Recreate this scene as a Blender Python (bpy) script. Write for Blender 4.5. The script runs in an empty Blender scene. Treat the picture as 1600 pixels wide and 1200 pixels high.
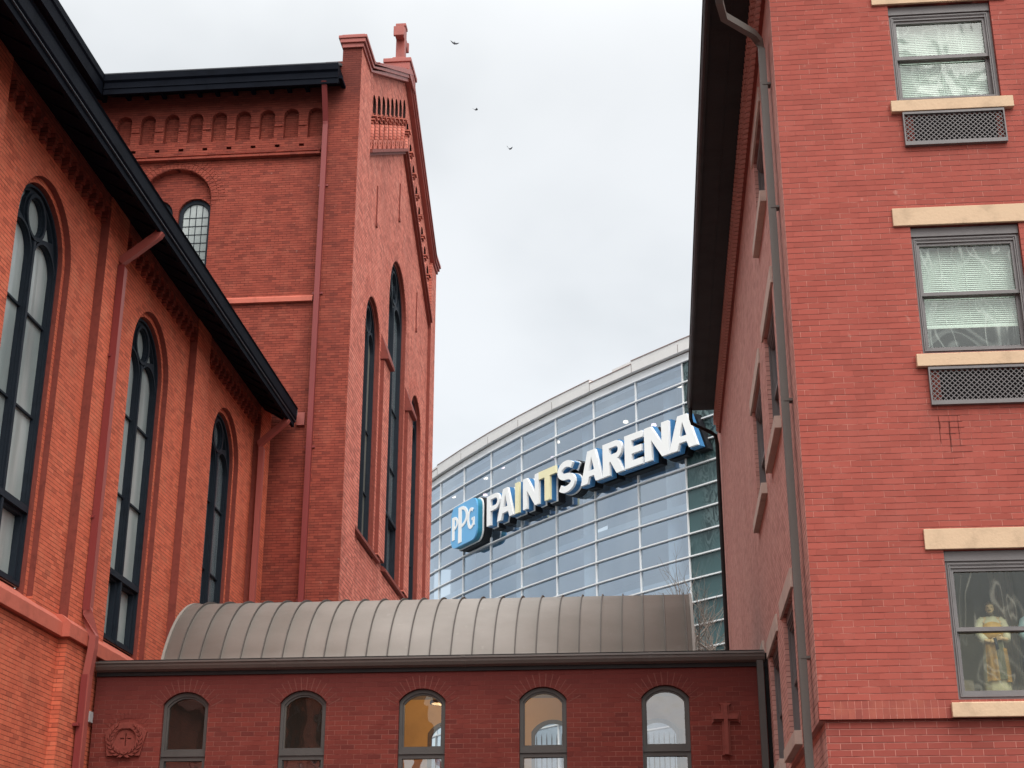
import bpy, bmesh, math, random
from math import sin, cos, pi, radians as R
from mathutils import Vector, Matrix
from mathutils.geometry import delaunay_2d_cdt
random.seed(7)
scene = bpy.context.scene
COL = scene.collection

# ------------------------------------------------------------------ helpers
def tri2d(loops):
    vs, es = [], []
    for lp in loops:
        b = len(vs); n = len(lp)
        vs += [Vector((p[0], p[1])) for p in lp]
        es += [(b+i, b+(i+1) % n) for i in range(n)]
    ov, oe, of, *_ = delaunay_2d_cdt(vs, es, [], 0, 1e-5)
    def inside(p, lp):
        c = False; n = len(lp); x, y = p
        for i in range(n):
            x1, y1 = lp[i][0], lp[i][1]; x2, y2 = lp[(i+1) % n][0], lp[(i+1) % n][1]
            if (y1 > y) != (y2 > y) and x < (x2-x1)*(y-y1)/(y2-y1)+x1: c = not c
        return c
    fs = []
    for f in of:
        c = sum((ov[i] for i in f), Vector((0, 0)))/len(f)
        if inside(c, loops[0]) and not any(inside(c, h) for h in loops[1:]): fs.append(f)
    return ov, fs

def solid(bm, outline, holes, mp, d0, d1, back=False, front=True, sides=True, hsides=True):
    """flat shape (u,v) with holes, thickness from depth d0 to d1 (d1 is the face seen)"""
    ov, fs = tri2d([outline]+list(holes))
    for d, on in ((d1, front), (d0, back)):
        if on:
            v = [bm.verts.new(mp(p.x, p.y, d)) for p in ov]
            for f in fs: bm.faces.new([v[i] for i in f])
    for k, lp in enumerate([outline]+list(holes)):
        if (k == 0 and not sides) or (k and not hsides): continue
        a = [bm.verts.new(mp(p[0], p[1], d0)) for p in lp]; b = [bm.verts.new(mp(p[0], p[1], d1)) for p in lp]
        n = len(lp)
        for i in range(n):
            j = (i+1) % n
            bm.faces.new((a[i], a[j], b[j], b[i]))

def px(x0): return lambda u, v, d: (x0+d, u, v)      # wall seen from +X
def nx(x0): return lambda u, v, d: (x0-d, u, v)      # wall seen from -X
def ny(y0): return lambda u, v, d: (u, y0-d, v)      # wall seen from -Y
def py(y0): return lambda u, v, d: (u, y0+d, v)
def rect(u0, u1, v0, v1): return [(u0, v0), (u1, v0), (u1, v1), (u0, v1)]
def arch(c, r, zb, zc, n=22):
    return [(c-r, zb), (c+r, zb)]+[(c+r*cos(pi*i/n), zc+r*sin(pi*i/n)) for i in range(n+1)]
def segarch(c, w, zb, zs, zt, n=12):
    h = zt-zs; rr = (w*w/4+h*h)/(2*h); cz = zt-rr; a = math.asin(w/2/rr)
    return [(c-w/2, zb), (c+w/2, zb)]+[(c+rr*sin(a-2*a*i/n), cz+rr*cos(a-2*a*i/n)) for i in range(n+1)]
def circ(c, z, r, n=24): return [(c+r*cos(2*pi*i/n), z+r*sin(2*pi*i/n)) for i in range(n)]
def box(bm, x0, x1, y0, y1, z0, z1):
    v = [bm.verts.new((x, y, z)) for x in (x0, x1) for y in (y0, y1) for z in (z0, z1)]
    for f in ((0, 1, 3, 2), (4, 6, 7, 5), (0, 4, 5, 1), (2, 3, 7, 6), (0, 2, 6, 4), (1, 5, 7, 3)): bm.faces.new([v[i] for i in f])
def sweep(bm, pts, sec, up=(0, 0, 1), cap=True, scale=None):
    """sweep a section [(a,b)...] along pts"""
    pts = [Vector(p) for p in pts]; rings = []
    for i, p in enumerate(pts):
        t = (pts[min(i+1, len(pts)-1)]-pts[max(i-1, 0)]).normalized()
        u = Vector(up)
        if abs(t.dot(u)) > .97: u = Vector((0, 1, 0)) if abs(t.y) < .9 else Vector((1, 0, 0))
        s = t.cross(u).normalized(); w = s.cross(t).normalized()
        k = scale[i] if scale else 1
        rings.append([bm.verts.new(p+s*a*k+w*b*k) for a, b in sec])
    n = len(sec)
    for i in range(len(rings)-1):
        for j in range(n): bm.faces.new((rings[i][j], rings[i][(j+1) % n], rings[i+1][(j+1) % n], rings[i+1][j]))
    if cap and n > 2: bm.faces.new(rings[0]); bm.faces.new(rings[-1])
def disc(r, n=8): return [(r*cos(2*pi*i/n), r*sin(2*pi*i/n)) for i in range(n)]
def rsec(w, h): return [(-w/2, -h/2), (w/2, -h/2), (w/2, h/2), (-w/2, h/2)]
def extrude_x(bm, prof, x0, x1):       # prof [(y,z)]
    solid(bm, prof, [], lambda u, v, d: (d, u, v), x0, x1, back=True)
def extrude_y(bm, prof, y0, y1):       # prof [(x,z)]
    solid(bm, prof, [], lambda u, v, d: (u, d, v), y0, y1, back=True)

def obj(name, bm, mat, parent=None, smooth=False, bevel=0, label=None, recalc=True):
    if recalc: bmesh.ops.recalc_face_normals(bm, faces=bm.faces)
    me = bpy.data.meshes.new(name); bm.to_mesh(me); bm.free()
    me.materials.append(mat)
    if smooth:
        for p in me.polygons: p.use_smooth = True
    o = bpy.data.objects.new(name, me); COL.objects.link(o)
    if parent: o.parent = parent; o.matrix_parent_inverse = parent.matrix_world.inverted()
    if bevel:
        m = o.modifiers.new('edge', 'BEVEL'); m.width = bevel; m.segments = 2; m.limit_method = 'ANGLE'
    if label: o['label'] = label
    return o
def thing(name, label, cat, loc=(0, 0, 0), group=None):
    o = bpy.data.objects.new(name, None); COL.objects.link(o); o.location = loc
    o.matrix_world = Matrix.Translation(loc); o['label'] = label; o['category'] = cat
    if group: o['group'] = group
    return o
def B(): return bmesh.new()

# ------------------------------------------------------------------ materials
class NT:
    def __init__(s, name):
        s.m = bpy.data.materials.new(name); s.m.use_nodes = True; s.t = s.m.node_tree; s.t.nodes.clear()
        s.out = s.n('ShaderNodeOutputMaterial')
    def n(s, ty, **k):
        x = s.t.nodes.new(ty)
        for a, v in k.items():
            if a in x.inputs.keys(): s.set(x.inputs[a], v)
            else: setattr(x, a, v)
        return x
    def set(s, sock, v):
        if isinstance(v, bpy.types.NodeSocket): s.t.links.new(v, sock)
        else: sock.default_value = v
    def math(s, op, a, b=0., c=0., clamp=False):
        x = s.n('ShaderNodeMath', operation=op, use_clamp=clamp); s.set(x.inputs[0], a); s.set(x.inputs[1], b); s.set(x.inputs[2], c); return x.outputs[0]
    def mix(s, f, a, b, mode='MIX'):
        x = s.n('ShaderNodeMix', data_type='RGBA', blend_type=mode); s.set(x.inputs[0], f); s.set(x.inputs[6], a); s.set(x.inputs[7], b); return x.outputs[2]
    def ramp(s, f, a, b):
        x = s.n('ShaderNodeMapRange', interpolation_type='SMOOTHSTEP'); s.set(x.inputs[0], f); s.set(x.inputs[1], a); s.set(x.inputs[2], b); return x.outputs[0]
    def noise(s, vec, sc, det=4., rough=.55, dist=0.):
        x = s.n('ShaderNodeTexNoise'); s.set(x.inputs['Vector'], vec); x.inputs['Scale'].default_value = sc; x.inputs['Detail'].default_value = det
        x.inputs['Roughness'].default_value = rough; x.inputs['Distortion'].default_value = dist; return x.outputs[0]
    def scale(s, vec, k):
        x = s.n('ShaderNodeVectorMath', operation='MULTIPLY'); s.set(x.inputs[0], vec); x.inputs[1].default_value = k; return x.outputs[0]
    def pos(s): return s.n('ShaderNodeNewGeometry').outputs['Position']
    def bump(s, h, dist, st=1.):
        x = s.n('ShaderNodeBump'); x.inputs['Strength'].default_value = st; x.inputs['Distance'].default_value = dist; s.set(x.inputs['Height'], h); return x.outputs[0]
    def done(s, sh): s.t.links.new(sh, s.out.inputs[0]); return s.m
    def bsdf(s, col, rough=.6, nrm=None, metal=0., spec=.5, coat=0.):
        x = s.n('ShaderNodeBsdfPrincipled'); s.set(x.inputs['Base Color'], col); s.set(x.inputs['Roughness'], rough); x.inputs['Metallic'].default_value = metal
        x.inputs['Specular IOR Level'].default_value = spec; x.inputs['Coat Weight'].default_value = coat; x.inputs['Coat Roughness'].default_value = .22
        if nrm is not None: s.set(x.inputs['Normal'], nrm)
        return x.outputs[0]
def c4(r, g, b): return (r, g, b, 1.)

def wallcoord(T):
    g = T.n('ShaderNodeNewGeometry'); p = T.n('ShaderNodeSeparateXYZ', Vector=g.outputs['Position'])
    nn = T.n('ShaderNodeSeparateXYZ', Vector=g.outputs['True Normal'])
    f = T.math('GREATER_THAN', T.math('ABSOLUTE', nn.outputs[0]), T.math('ABSOLUTE', nn.outputs[1]))
    u = T.math('ADD', T.math('MULTIPLY', f, p.outputs[1]), T.math('MULTIPLY', T.math('SUBTRACT', 1., f), p.outputs[0]))
    return u, p.outputs[2], g.outputs['Position']

def brick(name, c1, c2, mortar, bw=.215, bh=.0735, ms=.005, depth=.006, dirt=.35, dirt_shade_col=c4(.05, .02, .018), soldier=False, wob=.005, tint=c4(.5, .17, .1), zshade=None, mfade=(.35, .6), hdark=.5, speck=.2, odd=.24, stains=()):
    """painted brickwork: courses, joints that fade in and out, a shadow line under each course, grime"""
    T = NT(name); u, z, pos = wallcoord(T)
    w = T.noise(pos, 3.1, 2.); w2 = T.noise(T.scale(pos, (1., 1., 5.)), 1.6, 3.)
    uu = T.math('ADD', u, T.math('MULTIPLY', T.math('SUBTRACT', w, .5), wob)); zz = T.math('ADD', z, T.math('MULTIPLY', T.math('SUBTRACT', w2, .5), wob*2.4))
    vec = T.n('ShaderNodeCombineXYZ', X=uu, Y=zz).outputs[0]
    b = T.n('ShaderNodeTexBrick', offset=0. if soldier else .5)
    T.set(b.inputs['Vector'], vec); b.inputs['Scale'].default_value = 1.; b.inputs['Color1'].default_value = c1; b.inputs['Color2'].default_value = c2
    b.inputs['Mortar'].default_value = c1; b.inputs['Mortar Size'].default_value = ms; b.inputs['Mortar Smooth'].default_value = .3; b.inputs['Bias'].default_value = -.1
    b.inputs['Brick Width'].default_value = bw; b.inputs['Row Height'].default_value = bh
    fine = T.noise(pos, 26., 5., .65); big = T.noise(T.scale(pos, (1., 1., .28)), .55, 4., .6); mid = T.noise(pos, 2.3, 5., .6, .4)
    col = T.mix(T.math('MULTIPLY', T.ramp(mid, .45, .75), .38), b.outputs['Color'], tint)
    col = T.mix(T.math('MULTIPLY', T.ramp(fine, .55, .85), .35), col, dirt_shade_col)
    b2 = T.n('ShaderNodeTexBrick', offset=0. if soldier else .5)
    T.set(b2.inputs['Vector'], vec); b2.inputs['Scale'].default_value = 1.; b2.inputs['Color1'].default_value = c4(0, 0, 0); b2.inputs['Color2'].default_value = c4(1, 1, 1); b2.inputs['Mortar'].default_value = c4(.5, .5, .5)
    b2.inputs['Mortar Size'].default_value = .0; b2.inputs['Brick Width'].default_value = bw; b2.inputs['Row Height'].default_value = bh
    col = T.mix(T.math('MULTIPLY', T.ramp(b2.outputs['Color'], .80, .97), odd), col, c4(dirt_shade_col[0]*.8, dirt_shade_col[1]*.9, dirt_shade_col[2]*.9))
    col = T.mix(T.math('MULTIPLY', T.ramp(b2.outputs['Color'], .16, .03), odd*.5), col, tint)
    for x0, x1, zt, ln_, am in stains:     # rain streaks running down from sills and vents: x from, x to, top, length, strength
        inx = T.math('MULTIPLY', T.ramp(u, x0-.06, x0+.05), T.ramp(u, x1+.06, x1-.05))
        inz = T.math('MULTIPLY', T.ramp(z, zt-ln_, zt), T.math('LESS_THAN', z, zt+.02))
        sn = T.n('ShaderNodeTexNoise', Vector=T.n('ShaderNodeCombineXYZ', X=T.math('MULTIPLY', u, 9.), Y=T.math('MULTIPLY', z, .7)).outputs[0]).outputs[0]
        col = T.mix(T.math('MULTIPLY', T.math('MULTIPLY', inx, inz), T.math('MULTIPLY', T.ramp(sn, .3, .7), am)), col, dirt_shade_col)
    jn = T.noise(pos, 4.2, 3., .6); jn2 = T.noise(T.scale(pos, (1., 1., 3.)), 2.1, 3., .6)
    col = T.mix(T.math('MULTIPLY', b.outputs['Fac'], T.ramp(jn, *mfade)), col, mortar)
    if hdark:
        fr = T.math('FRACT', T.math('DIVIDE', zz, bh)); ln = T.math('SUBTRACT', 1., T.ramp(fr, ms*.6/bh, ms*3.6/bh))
        col = T.mix(T.math('MULTIPLY', T.math('MULTIPLY', ln, T.ramp(jn2, .30, .54)), hdark), col, c4(dirt_shade_col[0]*.25, dirt_shade_col[1]*.25, dirt_shade_col[2]*.3))
    col = T.mix(T.math('MULTIPLY', T.ramp(big, .42, .72), dirt), col, dirt_shade_col)
    spk = T.noise(pos, 7.5, 2., .5)
    col = T.mix(T.math('MULTIPLY', T.ramp(spk, .7, .78), speck), col, c4(.62, .4, .33))
    if zshade:   # shade below the eaves painted into the colour: (z from, z to, amount)
        col = T.mix(T.math('MULTIPLY', T.ramp(z, zshade[0], zshade[1]), zshade[2]), col, dirt_shade_col)
    h = T.math('SUBTRACT', T.math('MULTIPLY', fine, .35), b.outputs['Fac'])
    return T.done(T.bsdf(col, .82, T.bump(h, depth, 1.), spec=.2))

def plain(name, col, rough=.55, var=.25, sc=6., metal=0., bumpd=.002, spec=.4, streak=False):
    T = NT(name); p = T.pos()
    n = T.noise(T.scale(p, (1., 1., .15)) if streak else p, sc, 5., .6); n2 = T.noise(p, sc*9, 3.)
    d = c4(*[x*.45 for x in col[:3]]); l = c4(*[min(1, x*1.25) for x in col[:3]])
    cc = T.mix(T.math('MULTIPLY', T.ramp(n, .45, .75), var*1.4), T.mix(T.math('MULTIPLY', n2, var), col, l), d)
    return T.done(T.bsdf(cc, T.math('ADD', rough-.08, T.math('MULTIPLY', n, .16)), T.bump(n2, bumpd), metal, spec))

def glass(name, tint, refl, trans, wave=.0, wsc=1.5, rough=.0, gloss=c4(.95, .97, 1.)):
    T = NT(name); p = T.pos()
    tr = T.n('ShaderNodeBsdfTransparent', Color=trans).outputs[0]
    df = T.n('ShaderNodeBsdfDiffuse', Color=tint).outputs[0]
    gl = T.n('ShaderNodeBsdfGlossy', Color=gloss, Roughness=rough)
    if wave: T.set(gl.inputs['Normal'], T.bump(T.noise(p, wsc, 2., .4), wave, 1.))
    lw = T.n('ShaderNodeLayerWeight', Blend=.5).outputs['Facing']
    fac = T.math('ADD', refl, T.math('MULTIPLY', T.math('POWER', lw, 3.), 1.-refl))
    a = T.n('ShaderNodeMixShader', Fac=.12); T.t.links.new(tr, a.inputs[1]); T.t.links.new(df, a.inputs[2])
    b = T.n('ShaderNodeMixShader'); T.set(b.inputs[0], fac); T.t.links.new(a.outputs[0], b.inputs[1]); T.t.links.new(gl.outputs[0], b.inputs[2])
    return T.done(b.outputs[0])

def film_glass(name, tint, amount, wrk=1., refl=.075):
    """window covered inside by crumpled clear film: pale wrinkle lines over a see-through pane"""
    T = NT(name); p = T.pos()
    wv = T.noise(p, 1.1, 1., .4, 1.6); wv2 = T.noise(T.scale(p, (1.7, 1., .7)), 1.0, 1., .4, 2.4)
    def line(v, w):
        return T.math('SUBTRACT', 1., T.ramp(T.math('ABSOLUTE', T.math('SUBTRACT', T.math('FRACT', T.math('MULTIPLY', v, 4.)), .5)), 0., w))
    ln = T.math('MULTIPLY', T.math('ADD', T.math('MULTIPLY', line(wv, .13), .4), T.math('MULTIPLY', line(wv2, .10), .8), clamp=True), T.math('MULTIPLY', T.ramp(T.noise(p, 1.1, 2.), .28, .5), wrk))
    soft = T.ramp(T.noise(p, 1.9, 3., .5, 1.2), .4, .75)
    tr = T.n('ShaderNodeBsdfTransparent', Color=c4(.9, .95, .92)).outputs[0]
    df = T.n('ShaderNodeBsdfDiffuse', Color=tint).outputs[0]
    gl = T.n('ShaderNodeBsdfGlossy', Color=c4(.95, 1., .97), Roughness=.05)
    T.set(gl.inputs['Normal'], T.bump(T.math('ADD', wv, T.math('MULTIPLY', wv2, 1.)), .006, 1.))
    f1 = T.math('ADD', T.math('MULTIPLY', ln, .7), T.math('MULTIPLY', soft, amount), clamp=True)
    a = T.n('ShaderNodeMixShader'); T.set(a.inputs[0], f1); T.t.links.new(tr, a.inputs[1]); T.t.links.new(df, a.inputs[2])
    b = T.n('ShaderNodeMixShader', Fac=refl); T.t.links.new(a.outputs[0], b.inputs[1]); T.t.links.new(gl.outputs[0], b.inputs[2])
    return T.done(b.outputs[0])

def emit(name, col, st):
    T = NT(name); return T.done(T.n('ShaderNodeEmission', Color=col, Strength=st).outputs[0])

M = {}
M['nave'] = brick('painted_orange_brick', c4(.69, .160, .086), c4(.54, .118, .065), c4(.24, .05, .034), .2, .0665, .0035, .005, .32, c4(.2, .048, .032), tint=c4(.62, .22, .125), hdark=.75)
M['transept'] = brick('painted_red_brick', c4(.325, .068, .044), c4(.225, .047, .032), c4(.10, .02, .016), .2, .0665, .004, .006, .38, c4(.095, .024, .02), tint=c4(.40, .115, .075), zshade=(21.9, 23.3, .7), hdark=.7)  # shade of the south walls put into a darker brick colour
M['gable'] = brick('sunlit_rose_brick', c4(.70, .215, .155), c4(.50, .135, .098), c4(.20, .055, .042), .26, .10, .006, .009, .32, c4(.27, .08, .06), tint=c4(.76, .33, .25), hdark=.9)  # sunlight put into the colour of the same church brick
M['jamb'] = plain('dark_red_jamb_brick', c4(.215, .046, .032), .8, .35, 9., bumpd=.004)  # darker red paints shade on reveals and side faces
M['niche'] = plain('sooty_niche', c4(.030, .012, .011), .9, .3, 4.)  # near-black stands for both shade and soot deep in the niches
M['conn'] = brick('dark_red_brick_pale_joints', c4(.195, .039, .029), c4(.145, .030, .024), c4(.34, .135, .105), .215, .0745, .0036, .004, .3, c4(.10, .02, .018), wob=.003, tint=c4(.22, .055, .044), zshade=(5.2, 6.0, .78), mfade=(.34, .52), hdark=.25, speck=.05)
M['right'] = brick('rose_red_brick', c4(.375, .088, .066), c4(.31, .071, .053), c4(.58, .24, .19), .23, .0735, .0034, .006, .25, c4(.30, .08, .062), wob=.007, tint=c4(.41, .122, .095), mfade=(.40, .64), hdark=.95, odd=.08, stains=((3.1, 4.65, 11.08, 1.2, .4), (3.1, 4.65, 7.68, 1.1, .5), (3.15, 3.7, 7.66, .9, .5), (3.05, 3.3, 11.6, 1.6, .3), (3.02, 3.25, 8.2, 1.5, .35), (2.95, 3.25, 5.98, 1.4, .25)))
M['rightlow'] = brick('rose_red_base_brick', c4(.325, .076, .058), c4(.265, .060, .047), c4(.55, .23, .185), .23, .0735, .0042, .006, .25, c4(.28, .07, .055), wob=.006, tint=c4(.38, .11, .088), mfade=(.3, .5), hdark=.8)
M['rightside'] = brick('mauve_brown_brick', c4(.64, .355, .305), c4(.53, .275, .235), c4(.38, .17, .14), .23, .0735, .0038, .006, .3, c4(.42, .19, .16), tint=c4(.66, .41, .36), hdark=.7)  # sky light put into the colour, as the sun misses this side
M['soldier'] = brick('soldier_brick', c4(.32, .082, .064), c4(.27, .068, .054), c4(.58, .23, .18), .0735, .25, .003, .005, .2, c4(.28, .07, .055), soldier=True, mfade=(.3, .5), hdark=0)
M['coral'] = plain('coral_painted_stone', c4(.52, .13, .085), .6, .3, 3.)
M['terra'] = plain('terracotta', c4(.215, .043, .030), .7, .35, 8., bumpd=.004)
M['coping'] = plain('red_painted_coping', c4(.34, .085, .068), .5, .3, 3.)
M['redpipe'] = plain('oxblood_downpipe_paint', c4(.22, .036, .034), .45, .22, 2., streak=True)
M['redpipe2'] = plain('rose_red_downpipe_paint', c4(.33, .085, .07), .4, .25, 2., streak=True)
M['navy'] = plain('blue_black_eaves_paint', c4(.004, .0055, .010), .7, .4, 2.5, spec=.06)
M['soffit'] = plain('blue_black_soffit_boards', c4(.004, .006, .013), .7, .4, 2.5, spec=.08)
M['frame'] = plain('blue_black_window_frame', c4(.013, .019, .028), .55, .35, 4., spec=.2)
M['soffit2'] = plain('slate_blue_gutter_bead', c4(.03, .033, .043), .6, .2, 3.)
M['brown'] = plain('brown_black_eaves', c4(.020, .018, .019), .55, .3, 2., spec=.15)
M['bronze'] = plain('bronze_window_frame', c4(.080, .074, .070), .5, .2, 3., spec=.3)
M['greyframe'] = plain('warm_grey_sash_frame', c4(.165, .152, .152), .45, .2, 3.)
M['greypipe'] = plain('taupe_grey_downpipe', c4(.125, .113, .102), .5, .25, 2., streak=True)
M['stone'] = plain('buff_sandstone', c4(.60, .43, .285), .85, .28, 3.5, bumpd=.003)
M['stone2'] = plain('grey_buff_sandstone', c4(.54, .45, .39), .85, .3, 3.5, bumpd=.003)
M['white'] = plain('white_aluminium', c4(.76, .77, .78), .4, .06, 2.)
M['parapet'] = plain('pale_grey_metal_panel', c4(.72, .70, .685), .5, .1, .8)
M['parapet_edge'] = plain('dull_copper_edge', c4(.30, .20, .18), .4, .2, 2.)
M['shadowgap'] = plain('brown_grey_soffit_strip', c4(.20, .155, .14), .6, .1, 2.)
M['dark'] = plain('near_black_void', c4(.008, .008, .009), .9, .2, 3.)
M['roofing'] = plain('grey_slate_roofing', c4(.09, .095, .1), .8, .3, 2.)
M['blind'] = plain('pale_green_white_blind', c4(.60, .68, .61), .7, .14, 3.)
M['room'] = plain('dim_tan_room_wall', c4(.30, .235, .15), .9, .2, 1.)
M['amber'] = plain('amber_plaster_wall', c4(.60, .38, .145), .9, .25, 1.2, bumpd=0.)
M['concrete'] = plain('pale_concrete', c4(.42, .43, .44), .8, .2, 1.)
M['arena_in'] = plain('grey_interior_wall', c4(.40, .45, .52), .8, .35, .22)
M['slab'] = plain('pale_slab_edge', c4(.62, .68, .74), .7, .1, .3)
M['signwhite'] = plain('white_sign_face', c4(.9, .9, .89), .4, .04, .8)
M['signyellow'] = plain('pale_yellow_sign_face', c4(.86, .79, .50), .4, .06, .8)
M['signblue'] = plain('blue_sign_side', c4(.055, .20, .42), .4, .15, .8)
M['signcyan'] = plain('sky_blue_sign_face', c4(.13, .42, .74), .4, .06, .5)
M['signteal'] = plain('teal_sign_side', c4(.03, .22, .33), .4, .12, .8)
M['signblack'] = plain('black_sign_backing', c4(.010, .011, .015), .5, .1, .8)
M['bark'] = plain('grey_brown_bark', c4(.17, .14, .12), .9, .4, 7.)
M['iron'] = plain('black_iron', c4(.02, .02, .022), .5, .2, 4.)
M['ground'] = plain('asphalt', c4(.05, .05, .052), .9, .3, 1.5, bumpd=.004)
M['terrace'] = plain('paved_terrace', c4(.22, .21, .2), .9, .3, 1.5)
M['skin'] = plain('statue_flesh_paint', c4(.62, .42, .2), .55, .2, 14.)
M['ochre'] = plain('statue_ochre_robe_paint', c4(.62, .36, .085), .5, .35, 9.)
M['cream'] = plain('statue_cream_paint', c4(.60, .54, .33), .55, .2, 9.)
M['olive'] = plain('statue_olive_paint', c4(.25, .23, .12), .6, .3, 9.)
M['hair'] = plain('statue_brown_hair', c4(.13, .085, .035), .6, .3, 14.)
M['paleblue'] = plain('statue_pale_blue_paint', c4(.34, .50, .50), .55, .2, 9.)
M['bird'] = plain('dark_grey_feathers', c4(.14, .14, .16), .8, .3, 9.)
M['boxgrey'] = plain('light_grey_plastic', c4(.45, .47, .47), .5, .1, 5.)
M['gl_nave'] = None
# frosted, dirty protective glazing of the nave
def frosted(name, ca, cb, dark, rough, wsc=1.):
    T = NT(name); p = T.pos()
    st = T.noise(T.scale(p, (1., 2.2, .25)), 1.6*wsc, 4., .6, .6); fr = T.noise(p, 42., 3., .7); bl = T.noise(T.scale(p, (1., 1., .5)), .8, 2.)
    col = T.mix(T.ramp(st, .3, .72), ca, cb); col = T.mix(T.math('MULTIPLY', T.ramp(bl, .45, .7), .6), col, dark)
    x = T.n('ShaderNodeBsdfPrincipled'); T.set(x.inputs['Base Color'], col); x.inputs['Roughness'].default_value = rough
    x.inputs['Specular IOR Level'].default_value = .9; x.inputs['Coat Weight'].default_value = .5; x.inputs['Coat Roughness'].default_value = .04
    T.set(x.inputs['Normal'], T.bump(T.math('ADD', fr, T.math('MULTIPLY', st, 3.)), .004))
    return T.done(x.outputs[0])
M['gl_nave'] = frosted('frosted_grey_green_glazing', c4(.30, .35, .34), c4(.46, .51, .50), c4(.15, .19, .19), .3)
M['gl_dark'] = frosted('dim_blue_grey_glazing', c4(.09, .12, .135), c4(.17, .20, .21), c4(.05, .065, .08), .2)
M['gl_tan'] = frosted('dim_tan_glazing', c4(.20, .19, .155), c4(.26, .25, .21), c4(.12, .12, .1), .3)
M['gl_conn'] = glass('hall_window_glass', c4(.10, .10, .09), .05, c4(.85, .87, .86), .008, 1.6)
M['gl_connw'] = glass('wavy_hall_window_glass', c4(.2, .2, .22), .17, c4(.5, .5, .52), .05, 1.6)
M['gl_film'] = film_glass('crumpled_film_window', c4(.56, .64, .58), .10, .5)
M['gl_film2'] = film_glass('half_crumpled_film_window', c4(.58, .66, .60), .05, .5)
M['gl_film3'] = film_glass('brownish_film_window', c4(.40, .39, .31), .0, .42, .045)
M['gl_side'] = glass('dark_side_glass', c4(.04, .045, .05), .10, c4(.35, .37, .38), .01)
def arenaglass():
    T = NT('blue_grey_curtain_glass'); p = T.pos()
    row = T.math('FLOOR', T.math('DIVIDE', T.math('SUBTRACT', 30., T.n('ShaderNodeSeparateXYZ', Vector=p).outputs[2]), 1.108))
    rn = T.n('ShaderNodeObjectInfo').outputs['Random']
    wn = T.n('ShaderNodeTexWhiteNoise', noise_dimensions='2D', Vector=T.n('ShaderNodeCombineXYZ', X=T.math('MULTIPLY', rn, 91.), Y=row).outputs[0]).outputs['Value']
    cl = T.noise(T.scale(p, (1., 1., .6)), .16, 3., .5, .6)
    k = T.math('ADD', T.math('MULTIPLY', wn, .45), T.math('MULTIPLY', T.ramp(cl, .35, .65), .55))
    tr = T.n('ShaderNodeBsdfTransparent', Color=T.mix(k, c4(.58, .68, .76), c4(.80, .88, .92))).outputs[0]
    gl = T.n('ShaderNodeBsdfGlossy', Color=T.mix(k, c4(.58, .68, .80), c4(.73, .82, .91)), Roughness=.0)
    T.set(gl.inputs['Normal'], T.bump(T.noise(p, .45, 1., .4), .02, 1.))
    lw = T.n('ShaderNodeLayerWeight', Blend=.5).outputs['Facing']
    b = T.n('ShaderNodeMixShader', Fac=T.math('ADD', .44, T.math('MULTIPLY', T.math('POWER', lw, 3.), .56)))
    T.t.links.new(tr, b.inputs[1]); T.t.links.new(gl.outputs[0], b.inputs[2]); return T.done(b.outputs[0])
M['gl_arena'] = arenaglass()
def darkreflglass():
    T = NT('dark_teal_curtain_glass'); p = T.pos()
    n = T.noise(T.scale(p, (1.6, 1.6, .8)), 1.2, 5., .65, 3.2); n2 = T.noise(T.scale(p, (1., 1., .5)), .35, 2.)
    col = T.mix(T.ramp(n, .42, .60), c4(.018, .034, .037), c4(.105, .155, .158)); col = T.mix(T.ramp(n2, .4, .65), col, c4(.05, .10, .105))  # dark wavy reflections painted into the pane colour
    x = T.n('ShaderNodeBsdfPrincipled'); T.set(x.inputs['Base Color'], col); x.inputs['Roughness'].default_value = .06; x.inputs['Specular IOR Level'].default_value = .3
    return T.done(x.outputs[0])
M['gl_teal'] = darkreflglass()
# standing seam metal
def seam_metal():
    T = NT('bronze_standing_seam_metal'); p = T.pos()
    n = T.noise(T.scale(p, (.6, 1., 1.)), 1.3, 4.); n2 = T.noise(p, 9., 4.); n3 = T.noise(T.scale(p, (3., .7, .7)), 1.1, 2.)
    pan = T.n('ShaderNodeTexWhiteNoise', noise_dimensions='1D', W=T.math('FLOOR', T.math('DIVIDE', T.math('ADD', T.n('ShaderNodeSeparateXYZ', Vector=p).outputs[0], 7.69), .342))).outputs['Value']
    col = T.mix(T.math('ADD', T.math('MULTIPLY', T.ramp(n, .35, .7), .6), T.math('MULTIPLY', pan, .4)), c4(.205, .180, .158), c4(.27, .240, .215)); col = T.mix(T.math('MULTIPLY', T.ramp(n2, .6, .8), .25), col, c4(.37, .34, .31))
    return T.done(T.bsdf(col, T.math('ADD', .5, T.math('MULTIPLY', n2, .14)), T.bump(T.math('ADD', n, T.math('MULTIPLY', n3, .6)), .012), .0, .6))
M['seam'] = seam_metal()
M['gutter'] = plain('bronze_gutter_metal', c4(.11, .092, .082), .38, .2, 3., spec=.6)
M['seamline'] = plain('dark_seam_shadow', c4(.085, .072, .064), .6, .2, 3.)
M['lamp'] = emit('warm_lamp_glow', c4(1., .72, .40), 9.)
M['downlight'] = emit('downlight_glow', c4(1., .80, .62), 3.2)
M['downlight2'] = emit('rosy_downlight_glow', c4(1., .72, .78), 2.8)

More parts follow.
